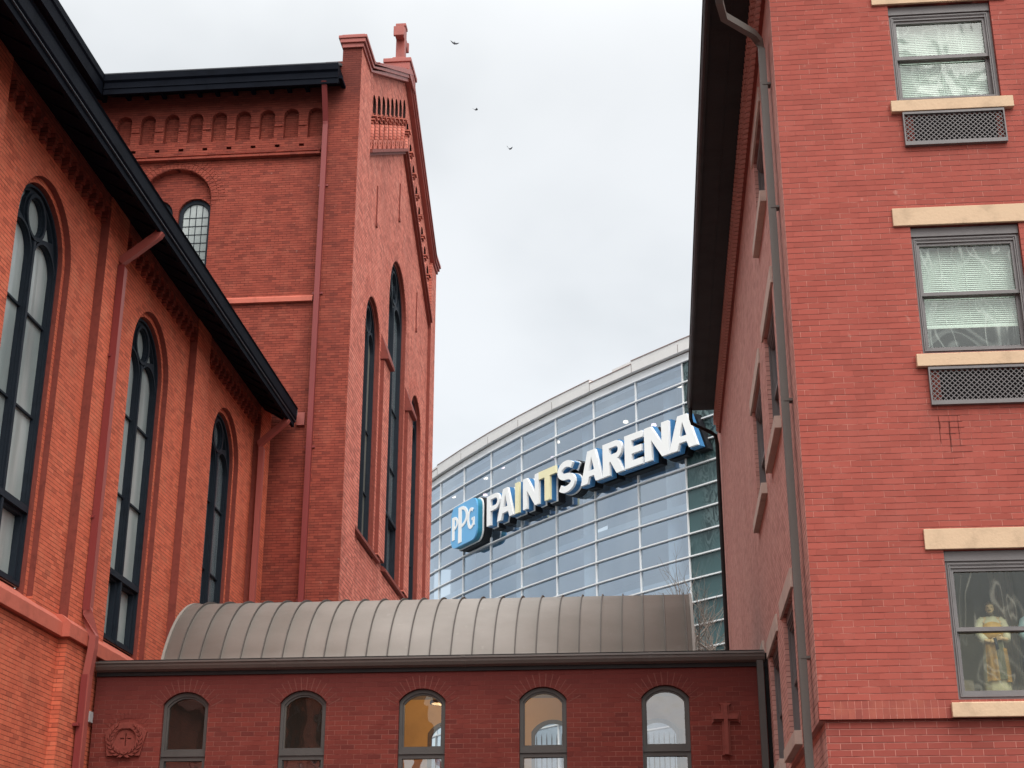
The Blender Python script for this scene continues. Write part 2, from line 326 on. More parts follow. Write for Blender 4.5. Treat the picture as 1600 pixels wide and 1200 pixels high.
# ------------------------------------------------------------------ camera, world, sun
pit, rol, yaw = R(21.0652), R(.0881), R(-5.3738)
fw = Vector((sin(yaw)*cos(pit), cos(yaw)*cos(pit), sin(pit))); r0 = Vector((cos(yaw), -sin(yaw), 0)); u0 = r0.cross(fw)
rv = cos(rol)*r0+sin(rol)*u0; uv = -sin(rol)*r0+cos(rol)*u0
cam = bpy.data.cameras.new('camera'); cam.sensor_width = 36; cam.lens = 2384.48/1600*36; cam.clip_end = 5000; cam.clip_start = .1
co = bpy.data.objects.new('camera', cam); COL.objects.link(co)
m = Matrix((rv, uv, -fw)).transposed().to_4x4(); m.translation = (0, 0, 1.6); co.matrix_world = m
scene.camera = co
scene.view_settings.view_transform = 'Standard'; scene.view_settings.look = 'None'; scene.view_settings.exposure = 0; scene.view_settings.gamma = 1

SUN_AZ, SUN_EL = R(158), R(50)     # azimuth from +Y clockwise (towards +X)
sdir = Vector((sin(SUN_AZ)*cos(SUN_EL), cos(SUN_AZ)*cos(SUN_EL), sin(SUN_EL)))
sl = bpy.data.lights.new('sun', 'SUN'); sl.energy = 1.3; sl.angle = R(40); sl.color = (1., .965, .92)
so = bpy.data.objects.new('sun', sl); COL.objects.link(so); so.rotation_euler = sdir.to_track_quat('Z', 'Y').to_euler(); so.location = (30, -30, 60)

w = bpy.data.worlds.new('World'); scene.world = w; w.use_nodes = True; t = w.node_tree; t.nodes.clear()
class WT(NT):
    def __init__(s, tree): s.t = tree; s.out = s.n('ShaderNodeOutputWorld')
W = WT(t)
sky = W.n('ShaderNodeTexSky', sky_type='NISHITA', sun_disc=False, sun_elevation=SUN_EL, sun_rotation=SUN_AZ, air_density=1., dust_density=3.)
b1 = W.n('ShaderNodeBackground', Color=sky.outputs[0], Strength=.05)
d = W.n('ShaderNodeTexCoord').outputs['Generated']
sx = W.n('ShaderNodeSeparateXYZ', Vector=d)
zc = W.math('MAXIMUM', sx.outputs[2], .06)
cv = W.n('ShaderNodeCombineXYZ', X=W.math('DIVIDE', sx.outputs[0], W.math('ADD', zc, .35)), Y=W.math('DIVIDE', sx.outputs[1], W.math('ADD', zc, .35))).outputs[0]
n1 = W.noise(cv, 1.55, 5., .5, .35); n2 = W.noise(cv, 4.5, 4., .5)
cl = W.math('ADD', W.math('MULTIPLY', n1, .8), W.math('MULTIPLY', n2, .2))
cc = W.mix(W.ramp(cl, .38, .58), c4(.700, .712, .690), c4(.915, .918, .893))
dt = W.n('ShaderNodeVectorMath', operation='DOT_PRODUCT'); W.set(dt.inputs[0], d); dt.inputs[1].default_value = sdir
glow = W.math('ADD', .90, W.math('MULTIPLY', W.ramp(dt.outputs['Value'], .2, 1.), 1.1))
glow = W.math('ADD', glow, W.math('MULTIPLY', W.ramp(sx.outputs[2], .52, .85), 1.5))
hz = W.ramp(sx.outputs[2], -.12, .02)
b2 = W.n('ShaderNodeBackground', Color=cc, Strength=W.math('MULTIPLY', glow, W.math('ADD', .25, W.math('MULTIPLY', hz, .75))))
ad = W.n('ShaderNodeAddShader'); t.links.new(b1.outputs[0], ad.inputs[0]); t.links.new(b2.outputs[0], ad.inputs[1]); t.links.new(ad.outputs[0], W.out.inputs[0])

# ------------------------------------------------------------------ ground
bm = B(); v = [bm.verts.new(p) for p in ((-900, -900, 0), (900, -900, 0), (900, 1400, 0), (-900, 1400, 0))]; bm.faces.new(v)
obj('ground', bm, M['ground'])['kind'] = 'structure'
bm = B(); box(bm, -7.2, 1.7, 28.5, 60, .004, 4.2)
obj('terrace', bm, M['terrace'], bevel=.02)['kind'] = 'structure'

# ================================================================== CHURCH
church = thing('brick_church', 'orange red brick church with round arched windows and tall cross topped gable', 'church', (-9, 28, 0))
XL = -9.1; YT = 33.77
WC = [-.33, 4.83, 9.99, 15.15, 20.3, 25.46, 30.62]; PC = [12.54, 17.7, 22.86, 28.08, 33.25]; RO, RI, ZC, ZB = 1.06, .965, 11.98, 6.86

def tracery_window(parent, mp, c, r, zb, zc, bars, transom, gmat, rings=1, lowmat=None, fr=.1):
    """arched frame with two round-headed lights and a roundel, glazing behind; d=0 is the frame plane"""
    hw = (r-fr-.07)/2; off = hw+.07; lc = zc-.22*r
    top = zc+r-fr-.05; rr = min(.30*r/.96, .33*r); cz = top-rr-.05
    holes = []
    for s in (-1, 1):
        if transom:
            holes.append(arch(c+s*off, hw, transom+.07, lc)); holes.append(rect(c+s*off-hw+.05, c+s*off+hw-.05, zb+.12, transom-.1))
        else: holes.append(arch(c+s*off, hw, zb+.1, lc))
    holes.append(circ(c, cz, rr))
    for k in range(1, rings):
        for s in (-1, 1): holes.append(circ(c+s*off*.98, lc+hw+.30*r+.1, .26*r))
    for s in (-1, 1):   # spandrel lights
        pts = []
        for a in (108, 122, 138, 152): pts.append((c-s*(r-fr-.02)*cos(R(a))*1., zc+(r-fr-.02)*sin(R(a))))
        o = [(c+s*(rr+.12)*cos(R(a)), cz+(rr+.12)*sin(R(a))) for a in (-28, -4, 22)]
        if rings == 1: holes.append(pts+o)
    bm = B()
    solid(bm, arch(c, r, zb, zc), holes, mp, -.14, 0)
    # raised mouldings round the lights
    for s in (-1, 1):
        a = arch(c+s*off, hw+.05, (transom or zb)+.07, lc); b = arch(c+s*off, hw+.012, (transom or zb)+.08, lc)
        solid(bm, a, [b], mp, .0, .035)
    solid(bm, circ(c, cz, rr+.075), [circ(c, cz, rr+.02)], mp, 0, .04)
    solid(bm, arch(c, r-.015, zb+.01, zc), [arch(c, r-.055, zb+.06, zc)], mp, 0, .05)
    if transom: solid(bm, rect(c-r+.06, c+r-.06, transom-.05, transom+.05), [], mp, 0, .07)
    solid(bm, rect(c-.035, c+.035, zb+.03, lc+hw*.7), [], mp, 0, .06)
    for z in bars:
        for s in (-1, 1): solid(bm, rect(c+s*off-hw, c+s*off+hw, z-.016, z+.016), [], mp, -.06, -.02)
    w_ = obj('window', bm, M['frame'], parent)
    bm = B(); solid(bm, arch(c, r-.03, transom or zb+.05, zc), [], mp, -.1, -.07, sides=False)
    obj('pane', bm, gmat, w_)
    if transom:
        bm = B(); solid(bm, rect(c-r+.03, c+r-.03, zb+.05, transom-.03), [], mp, -.12, -.10, sides=False)
        obj('pane', bm, lowmat or gmat, w_)
    bm = B(); solid(bm, arch(c, r+.012, zb, zc), [arch(c, r-.012, zb+.02, zc)], mp, 0, .012)
    obj('mortar_line', bm, M['stone2'], w_)
    return w_

# nave wall (upper), with window openings: outer order then inner order
bm = B()
solid(bm, rect(-14, 33.9, 6.5, 14.06), [arch(c, RO, ZB-.25, ZC) for c in WC], px(XL), -.1, 0)
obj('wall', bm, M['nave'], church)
bm = B(); solid(bm, rect(-14, 33.9, 6.4, 14.0), [arch(c, RI, ZB-.25, ZC) for c in WC], px(XL), -.24, -.1, sides=False)
obj('wall', bm, M['nave'], church)
for c in WC:      # darker linings paint the shade inside the openings, 3 mm proud of the reveals
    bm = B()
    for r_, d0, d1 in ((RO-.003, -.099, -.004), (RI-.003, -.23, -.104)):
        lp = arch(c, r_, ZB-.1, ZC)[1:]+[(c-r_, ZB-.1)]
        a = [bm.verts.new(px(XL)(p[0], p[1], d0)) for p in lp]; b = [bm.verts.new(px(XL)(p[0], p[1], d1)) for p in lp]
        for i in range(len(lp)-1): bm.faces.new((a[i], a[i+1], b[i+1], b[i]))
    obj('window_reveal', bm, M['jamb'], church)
for i, c in enumerate(WC):
    tracery_window(church, px(XL-.22), c, RI-.01, ZB, ZC, (9.48, 10.95), 8.02, M['gl_nave'] if i != 6 else M['gl_dark'], fr=.08)
# sloped coral sills
bm = B()
for c in WC:
    solid(bm, [(-9.36, ZB), (-9.08, 6.66), (-8.99, 6.57), (-9.36, 6.4)], [], lambda u, v, d: (u, d, v), c-RO+.004, c+RO-.004, back=True)
    obj('sill', bm, M['coral'], church); bm = B()
bm.free()
# pilasters
for c in PC:
    bm = B(); box(bm, XL-.05, XL+.15, c-.45, c+.45, 6.3, 13.66)
    box(bm, XL-.05, XL+.15, c-.45, c+.45, 13.66, 14.03)
    obj('pilaster', bm, M['nave'], church)
    bm = B(); solid(bm, rect(XL+.002, XL+.149, 6.62, 13.7), [], lambda u, v, d: (u, c-.45-d, v), 0, .004)
    obj('pilaster_side', bm, M['jamb'], church)  # dark sheet paints the shade on the pilaster's near side
# band (water table) with sloped top, breaking forward round the pilasters
prof = lambda dx: [(XL-.02, 6.34), (-8.95+dx, 6.34), (-8.95+dx, 6.55), (XL+.0+dx, 6.68), (XL-.02, 6.70)]
ys = -14.
for c in PC+[None]:
    y1 = (c-.62) if c else 33.7
    bm = B(); extrude_y(bm, prof(0), ys, y1); obj('string_course', bm, M['coral'], church, bevel=.006)
    if c:
        bm = B(); extrude_y(bm, prof(.12), c-.617, min(c+.617, 33.7)); obj('string_course', bm, M['coral'], church, bevel=.006)
        ys = c+.62
        if ys > 33.6: break
# base wall
bm = B(); box(bm, -9.3, XL+.06, -14, 33.7, 0, 6.33); obj('wall', bm, M['nave'], church)
for c in PC[:4]:
    bm = B(); box(bm, -9.2, XL+.20, c-.50, c+.50, 0, 6.335); obj('pilaster', bm, M['nave'], church)
# corbel tables between the pilasters
for i in range(4):
    y0, y1 = PC[i]+.45, PC[i+1]-.45
    n = 14; p = (y1-y0)/n; out = [(y0, 14.03), (y0, 13.52)]
    for k in range(n):
        a = y0+k*p
        out += [(a+p*.18, 13.52)]+[(a+p*.5-p*.32*cos(pi*j/6), 13.66+p*.32*sin(pi*j/6)) for j in range(7)]+[(a+p*.82, 13.52)]
    out += [(y1, 13.52), (y1, 14.03)]
    bm = B(); solid(bm, out[::-1], [], px(XL), .002, .13); obj('corbel_table', bm, M['transept'], church)
    for k in range(n+1):
        bm = B(); box(bm, XL+.002, XL+.09, max(y0+.002, y0+k*p-.05), min(y1-.002, y0+k*p+.05), 13.42, 13.515); obj('corbel', bm, M['transept'], church)
# aisle eaves: sloping boarded soffit, fascia and box gutter
bm = B(); extrude_y(bm, [(XL-.1, 14.06), (-8.3, 13.56), (-8.3, 13.62), (XL-.1, 14.14)], -14, 33.05)
for y in [10.6+.62*i for i in range(37)]: sweep(bm, [(-9.0, y, 13.98), (-8.36, y, 13.575)], rsec(.07, .05))
obj('soffit', bm, M['soffit'], church)
bm = B(); extrude_y(bm, [(-8.31, 13.50), (-8.24, 13.50), (-8.24, 13.60), (-8.225, 13.61), (-8.225, 13.66), (-8.19, 13.70), (-8.19, 13.93), (-8.16, 13.96), (-8.31, 13.96)], -14, 33.1)
obj('gutter', bm, M['navy'], church, bevel=.006)
bm = B(); extrude_y(bm, [(-8.223, 13.625), (-8.205, 13.63), (-8.205, 13.645), (-8.223, 13.65)], -14, 33.1)
obj('gutter_bead', bm, M['soffit2'], church)
bm = B(); extrude_y(bm, [(-8.3, 13.965), (-14.6, 19.5), (-14.6, 19.7), (-8.3, 14.1)], -14, 33.6); obj('roof', bm, M['roofing'], church)
# clerestory
bm = B(); box(bm, -14.9, -14.6, -14, 33.9, 14, 23.2); obj('wall', bm, M['transept'], church)
bm = B(); extrude_y(bm, [(-14.6, 23.17), (-13.95, 22.93), (-13.95, 22.86), (-13.84, 22.86), (-13.84, 23.2), (-13.8, 23.25), (-13.8, 23.44), (-14.6, 23.44)], -14, 33.57); obj('gutter', bm, M['navy'], church)
bm = B(); extrude_y(bm, [(-13.9, 23.45), (-20, 28), (-20, 28.2), (-13.9, 23.55)], -14, 33.6); obj('roof', bm, M['roofing'], church)

# ---- transept south wall
ym = YT+.1
mt = ny(ym)
nic = [-8.32-.637*k for k in range(10)]
bm = B()
holes = [arch(x, .195, 21.72, 22.40, 12) for x in nic if x > -14]+[arch(-11.87, .95, 17.5, 20.0)]
holes += [rect(x-.40, x-.27, 21.47, 21.55) for x in nic[:9]]
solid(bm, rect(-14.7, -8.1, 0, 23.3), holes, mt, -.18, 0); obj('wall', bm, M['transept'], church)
bm = B(); solid(bm, rect(-14.7, -8.1, 16, 23.2), [arch(-11.38, .44, 17.6, 19.73), arch(-12.4, .44, 17.6, 19.73)], mt, -.34, -.18, sides=False)
obj('wall', bm, M['transept'], church)
for x in (-11.38, -12.4):
    bm = B(); solid(bm, arch(x, .43, 17.6, 19.73), [arch(x, .33, 17.7, 19.73)], mt, -.34, -.26, back=True)
    w_ = obj('window', bm, M['frame'], church)
    bm = B(); solid(bm, arch(x, .335, 17.7, 19.73), [], mt, -.32, -.305); obj('pane', bm, M['gl_nave'], w_)
    bm = B()
    for k in range(-1, 2): solid(bm, rect(x+k*.165-.009, x+k*.165+.009, 17.7, 20.03), [], mt, -.303, -.295)
    for k in range(9): solid(bm, rect(x-.33, x+.33, 17.75+k*.24-.008, 17.75+k*.24+.008), [], mt, -.303, -.292)
    obj('leading', bm, M['frame'], w_)
def voussoirs(bm, mp, c, cz, r0_, r1_, a0, a1, n, d0, d1, gap=.006):
    for i in range(n):
        b0 = a0+(a1-a0)*i/n; b1 = a0+(a1-a0)*(i+1)/n
        def P(r_, a, s): return (c+r_*cos(a)-s*gap*sin(a), cz+r_*sin(a)+s*gap*cos(a))
        solid(bm, [P(r0_, b0, 1), P(r1_, b0, 1), P(r1_, b1, -1), P(r0_, b1, -1)], [], mp, d0, d1)
bm = B(); voussoirs(bm, mt, -11.87, 20.0, .965, 1.13, 0, pi, 32, .0, .016); voussoirs(bm, mt, -11.87, 20.0, 1.145, 1.31, 0, pi, 40, .0, .012)
obj('brick_arch', bm, M['transept'], church)
for x in nic[:9]:
    bm = B()
    for z in (22.26, 22.10): box(bm, x-.43, x-.21, ym-.03, ym-.002, z-.028, z+.028)
    box(bm, x-.42, x-.22, ym-.02, ym-.002, 22.13, 22.23)
    obj('impost', bm, M['transept'], church)
bm = B(); box(bm, -14.7, -8.13, ym-.05, ym-.002, 21.31, 21.38); box(bm, -14.7, -8.13, ym-.14, ym-.002, 21.16, 21.23); obj('string_course', bm, M['transept'], church, bevel=.008)
bm = B(); extrude_x(bm, [(ym-.002, 17.05), (ym-.1, 17.05), (ym-.1, 17.16), (ym-.002, 17.24)], -14.7, -8.13); obj('string_course', bm, M['coral'], church, label='coral painted band across the tall red brick wall')
# corner pier and end wall
bm = B(); box(bm, -8.1, -7.15, YT, YT+1.55, 0, 23.9); obj('corner_pier', bm, M['transept'], church)
# downpipe
bm = B(); sweep(bm, [(-7.98, YT-.6, 22.95), (-7.98, YT-.55, 22.9), (-8.0, YT-.1, 22.05), (-8.0, YT-.08, 21.95), (-8.0, YT-.08, 5)], rsec(.13, .10)); dp = obj('downpipe', bm, M['redpipe'], church)
for z in (9.5, 13.2, 17.2, 20.2):
    bm = B(); box(bm, -8.13, -7.87, YT-.035, YT-.001, z, z+.05); obj('bracket', bm, M['redpipe'], dp)
# transept eaves
bm = B(); extrude_x(bm, [(YT+.1, 23.2), (YT-.55, 22.92), (YT-.55, 22.85), (YT-.62, 22.85), (YT-.62, 23.0), (YT-.64, 23.01), (YT-.64, 23.05), (YT-.61, 23.07), (YT-.61, 23.2), (YT-.66, 23.25), (YT-.66, 23.42), (YT+.1, 23.42)], -13.8, -7.62); obj('gutter', bm, M['navy'], church)
for x in [-13.4+.48*i for i in range(13)]:
    bm = B(); box(bm, x, x+.1, YT-.5, YT+.09, 23.06, 23.14); obj('rafter_end', bm, M['soffit'], church)
bm = B(); extrude_x(bm, [(YT-.6, 23.43), (41, 27.6), (48.4, 23.43), (48.4, 23.6), (41, 27.8), (YT-.6, 23.5)], -20, -7.66); obj('roof', bm, M['roofing'], church)
# copper edge line on the transept gutter
bm = B(); box(bm, -13.8, -7.62, YT-.665, YT-.5, 23.422, 23.45); obj('flashing', bm, M['soffit2'], church)

# ---- gable wall facing +X, centre y 41
XT = -7.25; mg = px(XT); YC = 41.0
slot = [35.53+.68*k for k in range(9)]      # left rake; mirrored for the right rake
holes = [arch(37.2, 1.06, 11.6, 17.5), arch(40.96, 1.5, 11.6, 19.85), arch(44.75, 1.06, 11.6, 17.5)]
def sl(y): return 22.46+.575*(y-35.53)
NW = .235
for y in slot:
    if y < 40.6: holes.append(arch(y+.03, NW, sl(y)+.0, sl(y)+1.26, 10)); holes.append(arch(2*YC-y-.03, NW, sl(y)+.0, sl(y)+1.26, 10))
holes.append(arch(41.0, NW, sl(41.), sl(41.)+1.26, 10))
bm = B()
solid(bm, [(YT+.3, 0), (47.8, 0), (47.8, 24.3), (47.05, 24.3), (YC, 27.75), (34.95, 24.3), (YT+.3, 24.3)], holes, mg, -.3, 0)
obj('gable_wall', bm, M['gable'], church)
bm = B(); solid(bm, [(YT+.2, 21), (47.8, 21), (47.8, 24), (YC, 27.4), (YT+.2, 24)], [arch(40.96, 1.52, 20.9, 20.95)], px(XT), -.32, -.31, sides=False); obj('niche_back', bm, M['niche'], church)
bm = B(); box(bm, XT-.45, XT-.05, 47.6, 47.81, 0, 24.3); solid(bm, [(YT+.3, 23), (47.8, 23), (47.8, 24.3), (47.05, 24.3), (YC, 27.75), (34.95, 24.3), (YT+.3, 24.3)], [], px(XT-.4), -.02, 0); obj('gable_wall', bm, M['transept'], church)
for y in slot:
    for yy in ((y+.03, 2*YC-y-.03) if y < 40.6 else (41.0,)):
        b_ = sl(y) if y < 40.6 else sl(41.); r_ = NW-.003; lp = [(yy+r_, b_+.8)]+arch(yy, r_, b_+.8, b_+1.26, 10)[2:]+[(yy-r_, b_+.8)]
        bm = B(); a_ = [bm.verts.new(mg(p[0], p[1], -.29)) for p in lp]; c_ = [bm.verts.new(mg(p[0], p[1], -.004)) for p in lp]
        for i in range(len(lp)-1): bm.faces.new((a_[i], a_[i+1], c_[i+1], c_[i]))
        obj('niche_lining', bm, M['niche'], church)  # dark lining paints the shade and soot in the slot head
        bm = B(); box(bm, XT-.29, XT-.005, yy+r_-.004, yy+r_-.001, b_+.02, b_+.8); obj('niche_side', bm, M['jamb'], church)
# colonettes and capitals of the raking blind arcade
for k in range(8):
    for s in (1, -1):
        y = slot[k]+.37; z0 = sl(slot[k])+.02; yy = y if s == 1 else 2*YC-y
        bm = B(); sweep(bm, [(XT+.0, yy, z0), (XT+.0, yy, z0+.74)], disc(.085, 8)); cl_ = obj('colonette', bm, M['gable'], church, smooth=True)
        bm = B(); box(bm, XT-.25, XT-.05, yy-.13, yy+.13, z0-.02, z0+1.05)
        for q in range(3): box(bm, XT-.05, XT+.06+.05*q, yy-.095-.02*q, yy+.095+.02*q, z0+.75+.085*q, z0+.80+.085*q)
        obj('capital', bm, M['gable'], cl_)
        bm = B(); box(bm, XT-.29, XT-.26, yy-.42, yy+.08, z0-.02, z0+.78); obj('niche_panel', bm, M['jamb'], cl_)
# raking string below the arcade, with small square holes in its upper band
def rake(dz0, dz1): return [(35.4, 22.1+dz0), (YC, 22.1+.575*5.6+dz0), (46.75, 22.1-.575*.15+dz0), (46.75, 22.1-.575*.15+dz1), (YC, 22.1+.575*5.6+dz1), (35.4, 22.1+dz1)]
hs = []
for y in slot[:-1]:
    z = 22.1+.575*(y+.1-35.4)+.22
    hs.append(rect(y+.05, y+.17, z-.07, z+.07)); hs.append(rect(2*YC-y-.17, 2*YC-y-.05, z-.07, z+.07))
bm = B(); solid(bm, rake(.08, .36), hs, mg, .002, .05); obj('string_course', bm, M['gable'], church)
bm = B(); solid(bm, rake(-.03, .075), [], mg, .002, .16); solid(bm, rake(-.12, -.035), [], mg, .002, .09); obj('string_course', bm, M['terra'], church)
# end piers
bm = B(); box(bm, XT-.01, XT+.1, YT+1.55, YT+1.56, 0, 22.1)
box(bm, XT-.02, XT+.1, 46.82, 47.8, 0, 24.25); obj('corner_pier', bm, M['gable'], church)
bm = B(); solid(bm, rect(XT+.002, XT+.102, 0, 22.0), [], lambda u, v, d: (u, 46.82-d, v), 0, .004); obj('pier_side', bm, M['jamb'], church)  # thin dark sheet paints shade on the pier's side
bm = B(); solid(bm, [(YT+.002, 0), (YT+1.55, 0), (YT+1.55, 24.6), (34.95, 24.3), (34.95, 24.28), (YT+.002, 24.28)], [], px(-7.15), 0, .004); obj('pier_face', bm, M['gable'], church)  # brighter sheet paints the sunlit side of the pier
# coping
def cop(dz0, dz1, e): return [(YT-.0-e, 24.28+dz0), (34.92+e*.2, 24.28+dz0), (35.25, 24.46+dz0), (YC, 27.77+dz0), (46.75, 24.46+dz0), (47.08, 24.28+dz0), (47.8+e, 24.28+dz0), (47.8+e, 24.28+dz1), (46.95, 24.28+dz1), (YC, 27.77+dz1+.1), (35.05, 24.28+dz1), (YT-e, 24.28+dz1)]
cp = B()
for dz0, dz1, e, x0, x1 in ((.005, .13, .05, -7.67, -7.1), (.132, .25, .10, -7.72, -7.05), (.252, .34, .13, -7.76, -7.01), (.342, .40, .06, -7.68, -7.08)):
    solid(cp, cop(dz0, dz1, e), [], lambda u, v, d: (d, u, v), x0, x1, back=True)
for k in range(9):
    y = 35.3+k*.62; z = 24.70+(y-35.2)*.582
    box(cp, -7.6, -7.2, y, y+.3, z, z+.16); box(cp, -7.6, -7.2, 2*YC-y-.3, 2*YC-y, z, z+.16)
obj('coping', cp, M['coping'], church, bevel=.01)
bm = B(); box(bm, -7.66, -7.156, YT+.01, 34.9, 23.3, 24.27); obj('kneeler', bm, M['transept'], church)
# cross on the gable
bm = B()
box(bm, -7.82, -7.02, YC-.60, YC+.60, 27.7, 28.14); box(bm, -7.86, -6.98, YC-.64, YC+.64, 28.14, 28.28); box(bm, -7.72, -7.12, YC-.46, YC+.46, 28.28, 28.40); box(bm, -7.63, -7.21, YC-.32, YC+.32, 28.40, 28.52)
box(bm, -7.56, -7.28, YC-.16, YC+.16, 28.52, 29.76); box(bm, -7.585, -7.255, YC-.185, YC+.185, 29.76, 29.86)
for s in (-1, 1): box(bm, -7.555, -7.285, YC+s*.16, YC+s*.44, 29.24, 29.48); box(bm, -7.585, -7.255, YC+s*.44, YC+s*.53, 29.19, 29.53)
obj('cross', bm, M['coping'], church, bevel=.012)
# gable windows
bm = B()
for c, r_, zc_ in ((37.2, 1.06, 17.5), (40.96, 1.5, 19.85), (44.75, 1.06, 17.5)):
    lp = arch(c, r_-.003, 11.6, zc_)[1:]+[(c-r_+.003, 11.6)]
    a = [bm.verts.new(mg(p[0], p[1], -.29)) for p in lp]; b = [bm.verts.new(mg(p[0], p[1], -.004)) for p in lp]
    for i in range(len(lp)-1): bm.faces.new((a[i], a[i+1], b[i+1], b[i]))
    solid(bm, arch(c, r_, 11.6, zc_), [arch(c, r_-.07, 11.6, zc_)], mg, -.3, -.09)
    obj('window_reveal', bm, M['jamb'], church); bm = B()
bm.free()
tracery_window(church, px(XT-.17), 37.2, .98, 11.75, 17.5, (13.3, 15.0), 0, M['gl_tan'], rings=1, fr=.09)
tracery_window(church, px(XT-.17), 40.96, 1.42, 11.75, 19.85, (15.2, 17.0), 13.6, M['gl_dark'], rings=2, fr=.1)
tracery_window(church, px(XT-.17), 44.75, .98, 11.75, 17.5, (13.3, 15.0), 0, M['gl_dark'], rings=1, fr=.09)
# sills and weathered caps between the windows
for y0, y1 in ((35.42, 38.86), (39.66, 42.95), (43.5, 46.6)):
    bm = B(); extrude_y(bm, [(XT-.2, 11.78), (XT+.0, 11.82), (XT+.1, 11.74), (XT+.1, 11.66), (XT-.2, 11.66)], y0, y1); obj('sill', bm, M['terra'], church)
for y0, y1 in ((38.45, 39.36), (42.62, 43.5)):
    bm = B(); box(bm, XT-.02, XT+.11, y0, y1, 11.8, 17.32); obj('buttress', bm, M['gable'], church)
    bm = B(); solid(bm, rect(XT+.002, XT+.109, 11.85, 17.32), [], lambda u, v, d: (u, y0-d, v), 0, .004); obj('buttress_side', bm, M['jamb'], church)  # shade on the buttress side painted as a dark sheet
    bm = B(); extrude_y(bm, [(XT+.002, 17.33), (XT+.23, 17.33), (XT+.23, 17.42), (XT+.002, 18.1)], y0-.05, y1+.05); obj('buttress_cap', bm, M['terra'], church)
bm = B()
for y, za, zb_ in ((37.05, 20.8, 21.95), (40.6, 22.78, 23.94), (44.25, 20.72, 21.97)):
    box(bm, XT+.002, XT+.03, y-.025, y+.025, za, zb_); box(bm, XT+.002, XT+.05, y-.06, y+.06, za-.12, za)
    obj('iron_tie', bm, M['jamb'], church); bm = B()
bm.free()
# arch rings of header bricks over the gable windows
for c, r_, zc_ in ((37.2, 1.06, 17.5), (40.96, 1.5, 19.85), (44.75, 1.06, 17.5)):
    bm = B()
    for k in range(3): voussoirs(bm, mg, c, zc_, r_+.02+.19*k, r_+.2+.19*k, 0, pi, int(22+14*k), .0, .010-.002*k)
    obj('brick_arch', bm, M['gable'], church)
# nave downpipes
X1 = XL+.15
bm = B(); sweep(bm, [(-8.27, 23.0, 13.52), (-8.3, 23.0, 13.46), (X1+.02, 23.02, 12.98), (X1+.07, 23.02, 12.86), (X1+.07, 23.02, 6.95), (X1+.07, 23.02, 6.85), (X1+.19, 23.08, 6.5), (X1+.19, 23.08, 6.3), (X1+.15, 23.08, 5.9), (X1+.13, 23.08, 0)], rsec(.11, .15))
dp = obj('downpipe', bm, M['redpipe2'], church)
bm = B(); solid(bm, rect(X1+.008, X1+.129, 6.9, 12.9), [], lambda u, v, d: (u, 22.94-d, v), 0, .003); box(bm, X1+.081, X1+.182, 22.996, 23.003, 0, 5.9)
obj('pipe_side', bm, M['redpipe'], dp)  # darker sheet paints the shaded face of the pipe
for z in (5.1, 8.4, 11.2):
    dx = .09 if z < 6 else 0
    bm = B(); box(bm, X1+dx*.6-.01, X1+.05+dx, 22.91, 23.13, z, z+.045); obj('bracket', bm, M['redpipe'], dp)
bm = B(); sweep(bm, [(-8.28, 32.6, 13.52), (-8.31, 32.6, 13.46), (X1+.02, 32.72, 12.98), (X1+.07, 32.74, 12.86), (X1+.07, 32.74, 5)], rsec(.12, .14)); obj('downpipe', bm, M['redpipe2'], church)
bm = B(); box(bm, -8.36, -8.17, YT+.02, YT+.12, 13.8, 14.12); obj('flashing', bm, M['coping'], church)

# ================================================================== LINK BUILDING
link = thing('brick_link_wing', 'low dark red brick wing with bronze barrel roof between church and rose brick block', 'building', (-3.7, 26, 0))
D = 24.0; ml = ny(D)
LX = [-7.48+1.905*k for k in range(5)]
bm = B(); solid(bm, rect(-8.99, 1.745, 0, 6.04), [segarch(c, .74, 3.3, 5.585, 5.775) for c in LX], ml, -.25, 0); obj('wall', bm, M['conn'], link)
# back wall with matching windows, and side linings
bm = B(); solid(bm, rect(-8.9, 1.74, 0, 6.3), [segarch(-3.8+1.905*k, .78, 4.6, 5.68, 5.9) for k in (-2, -1, 0, 1, 2)], ny(28.2), -.2, 0); obj('interior_wall', bm, M['amber'], link)
bm = B(); box(bm, -8.9, 1.7, D+.25, 28.2, 3.0, 3.1); obj('floor', bm, M['room'], link)
for k in (-2, -1, 0, 1, 2):
    c = -3.8+1.905*k
    bm = B(); solid(bm, segarch(c, .78, 4.6, 5.68, 5.9), [segarch(c, .66, 4.66, 5.63, 5.84)], ny(28.2), -.1, .04, back=True); obj('window_frame', bm, M['bronze'], link)
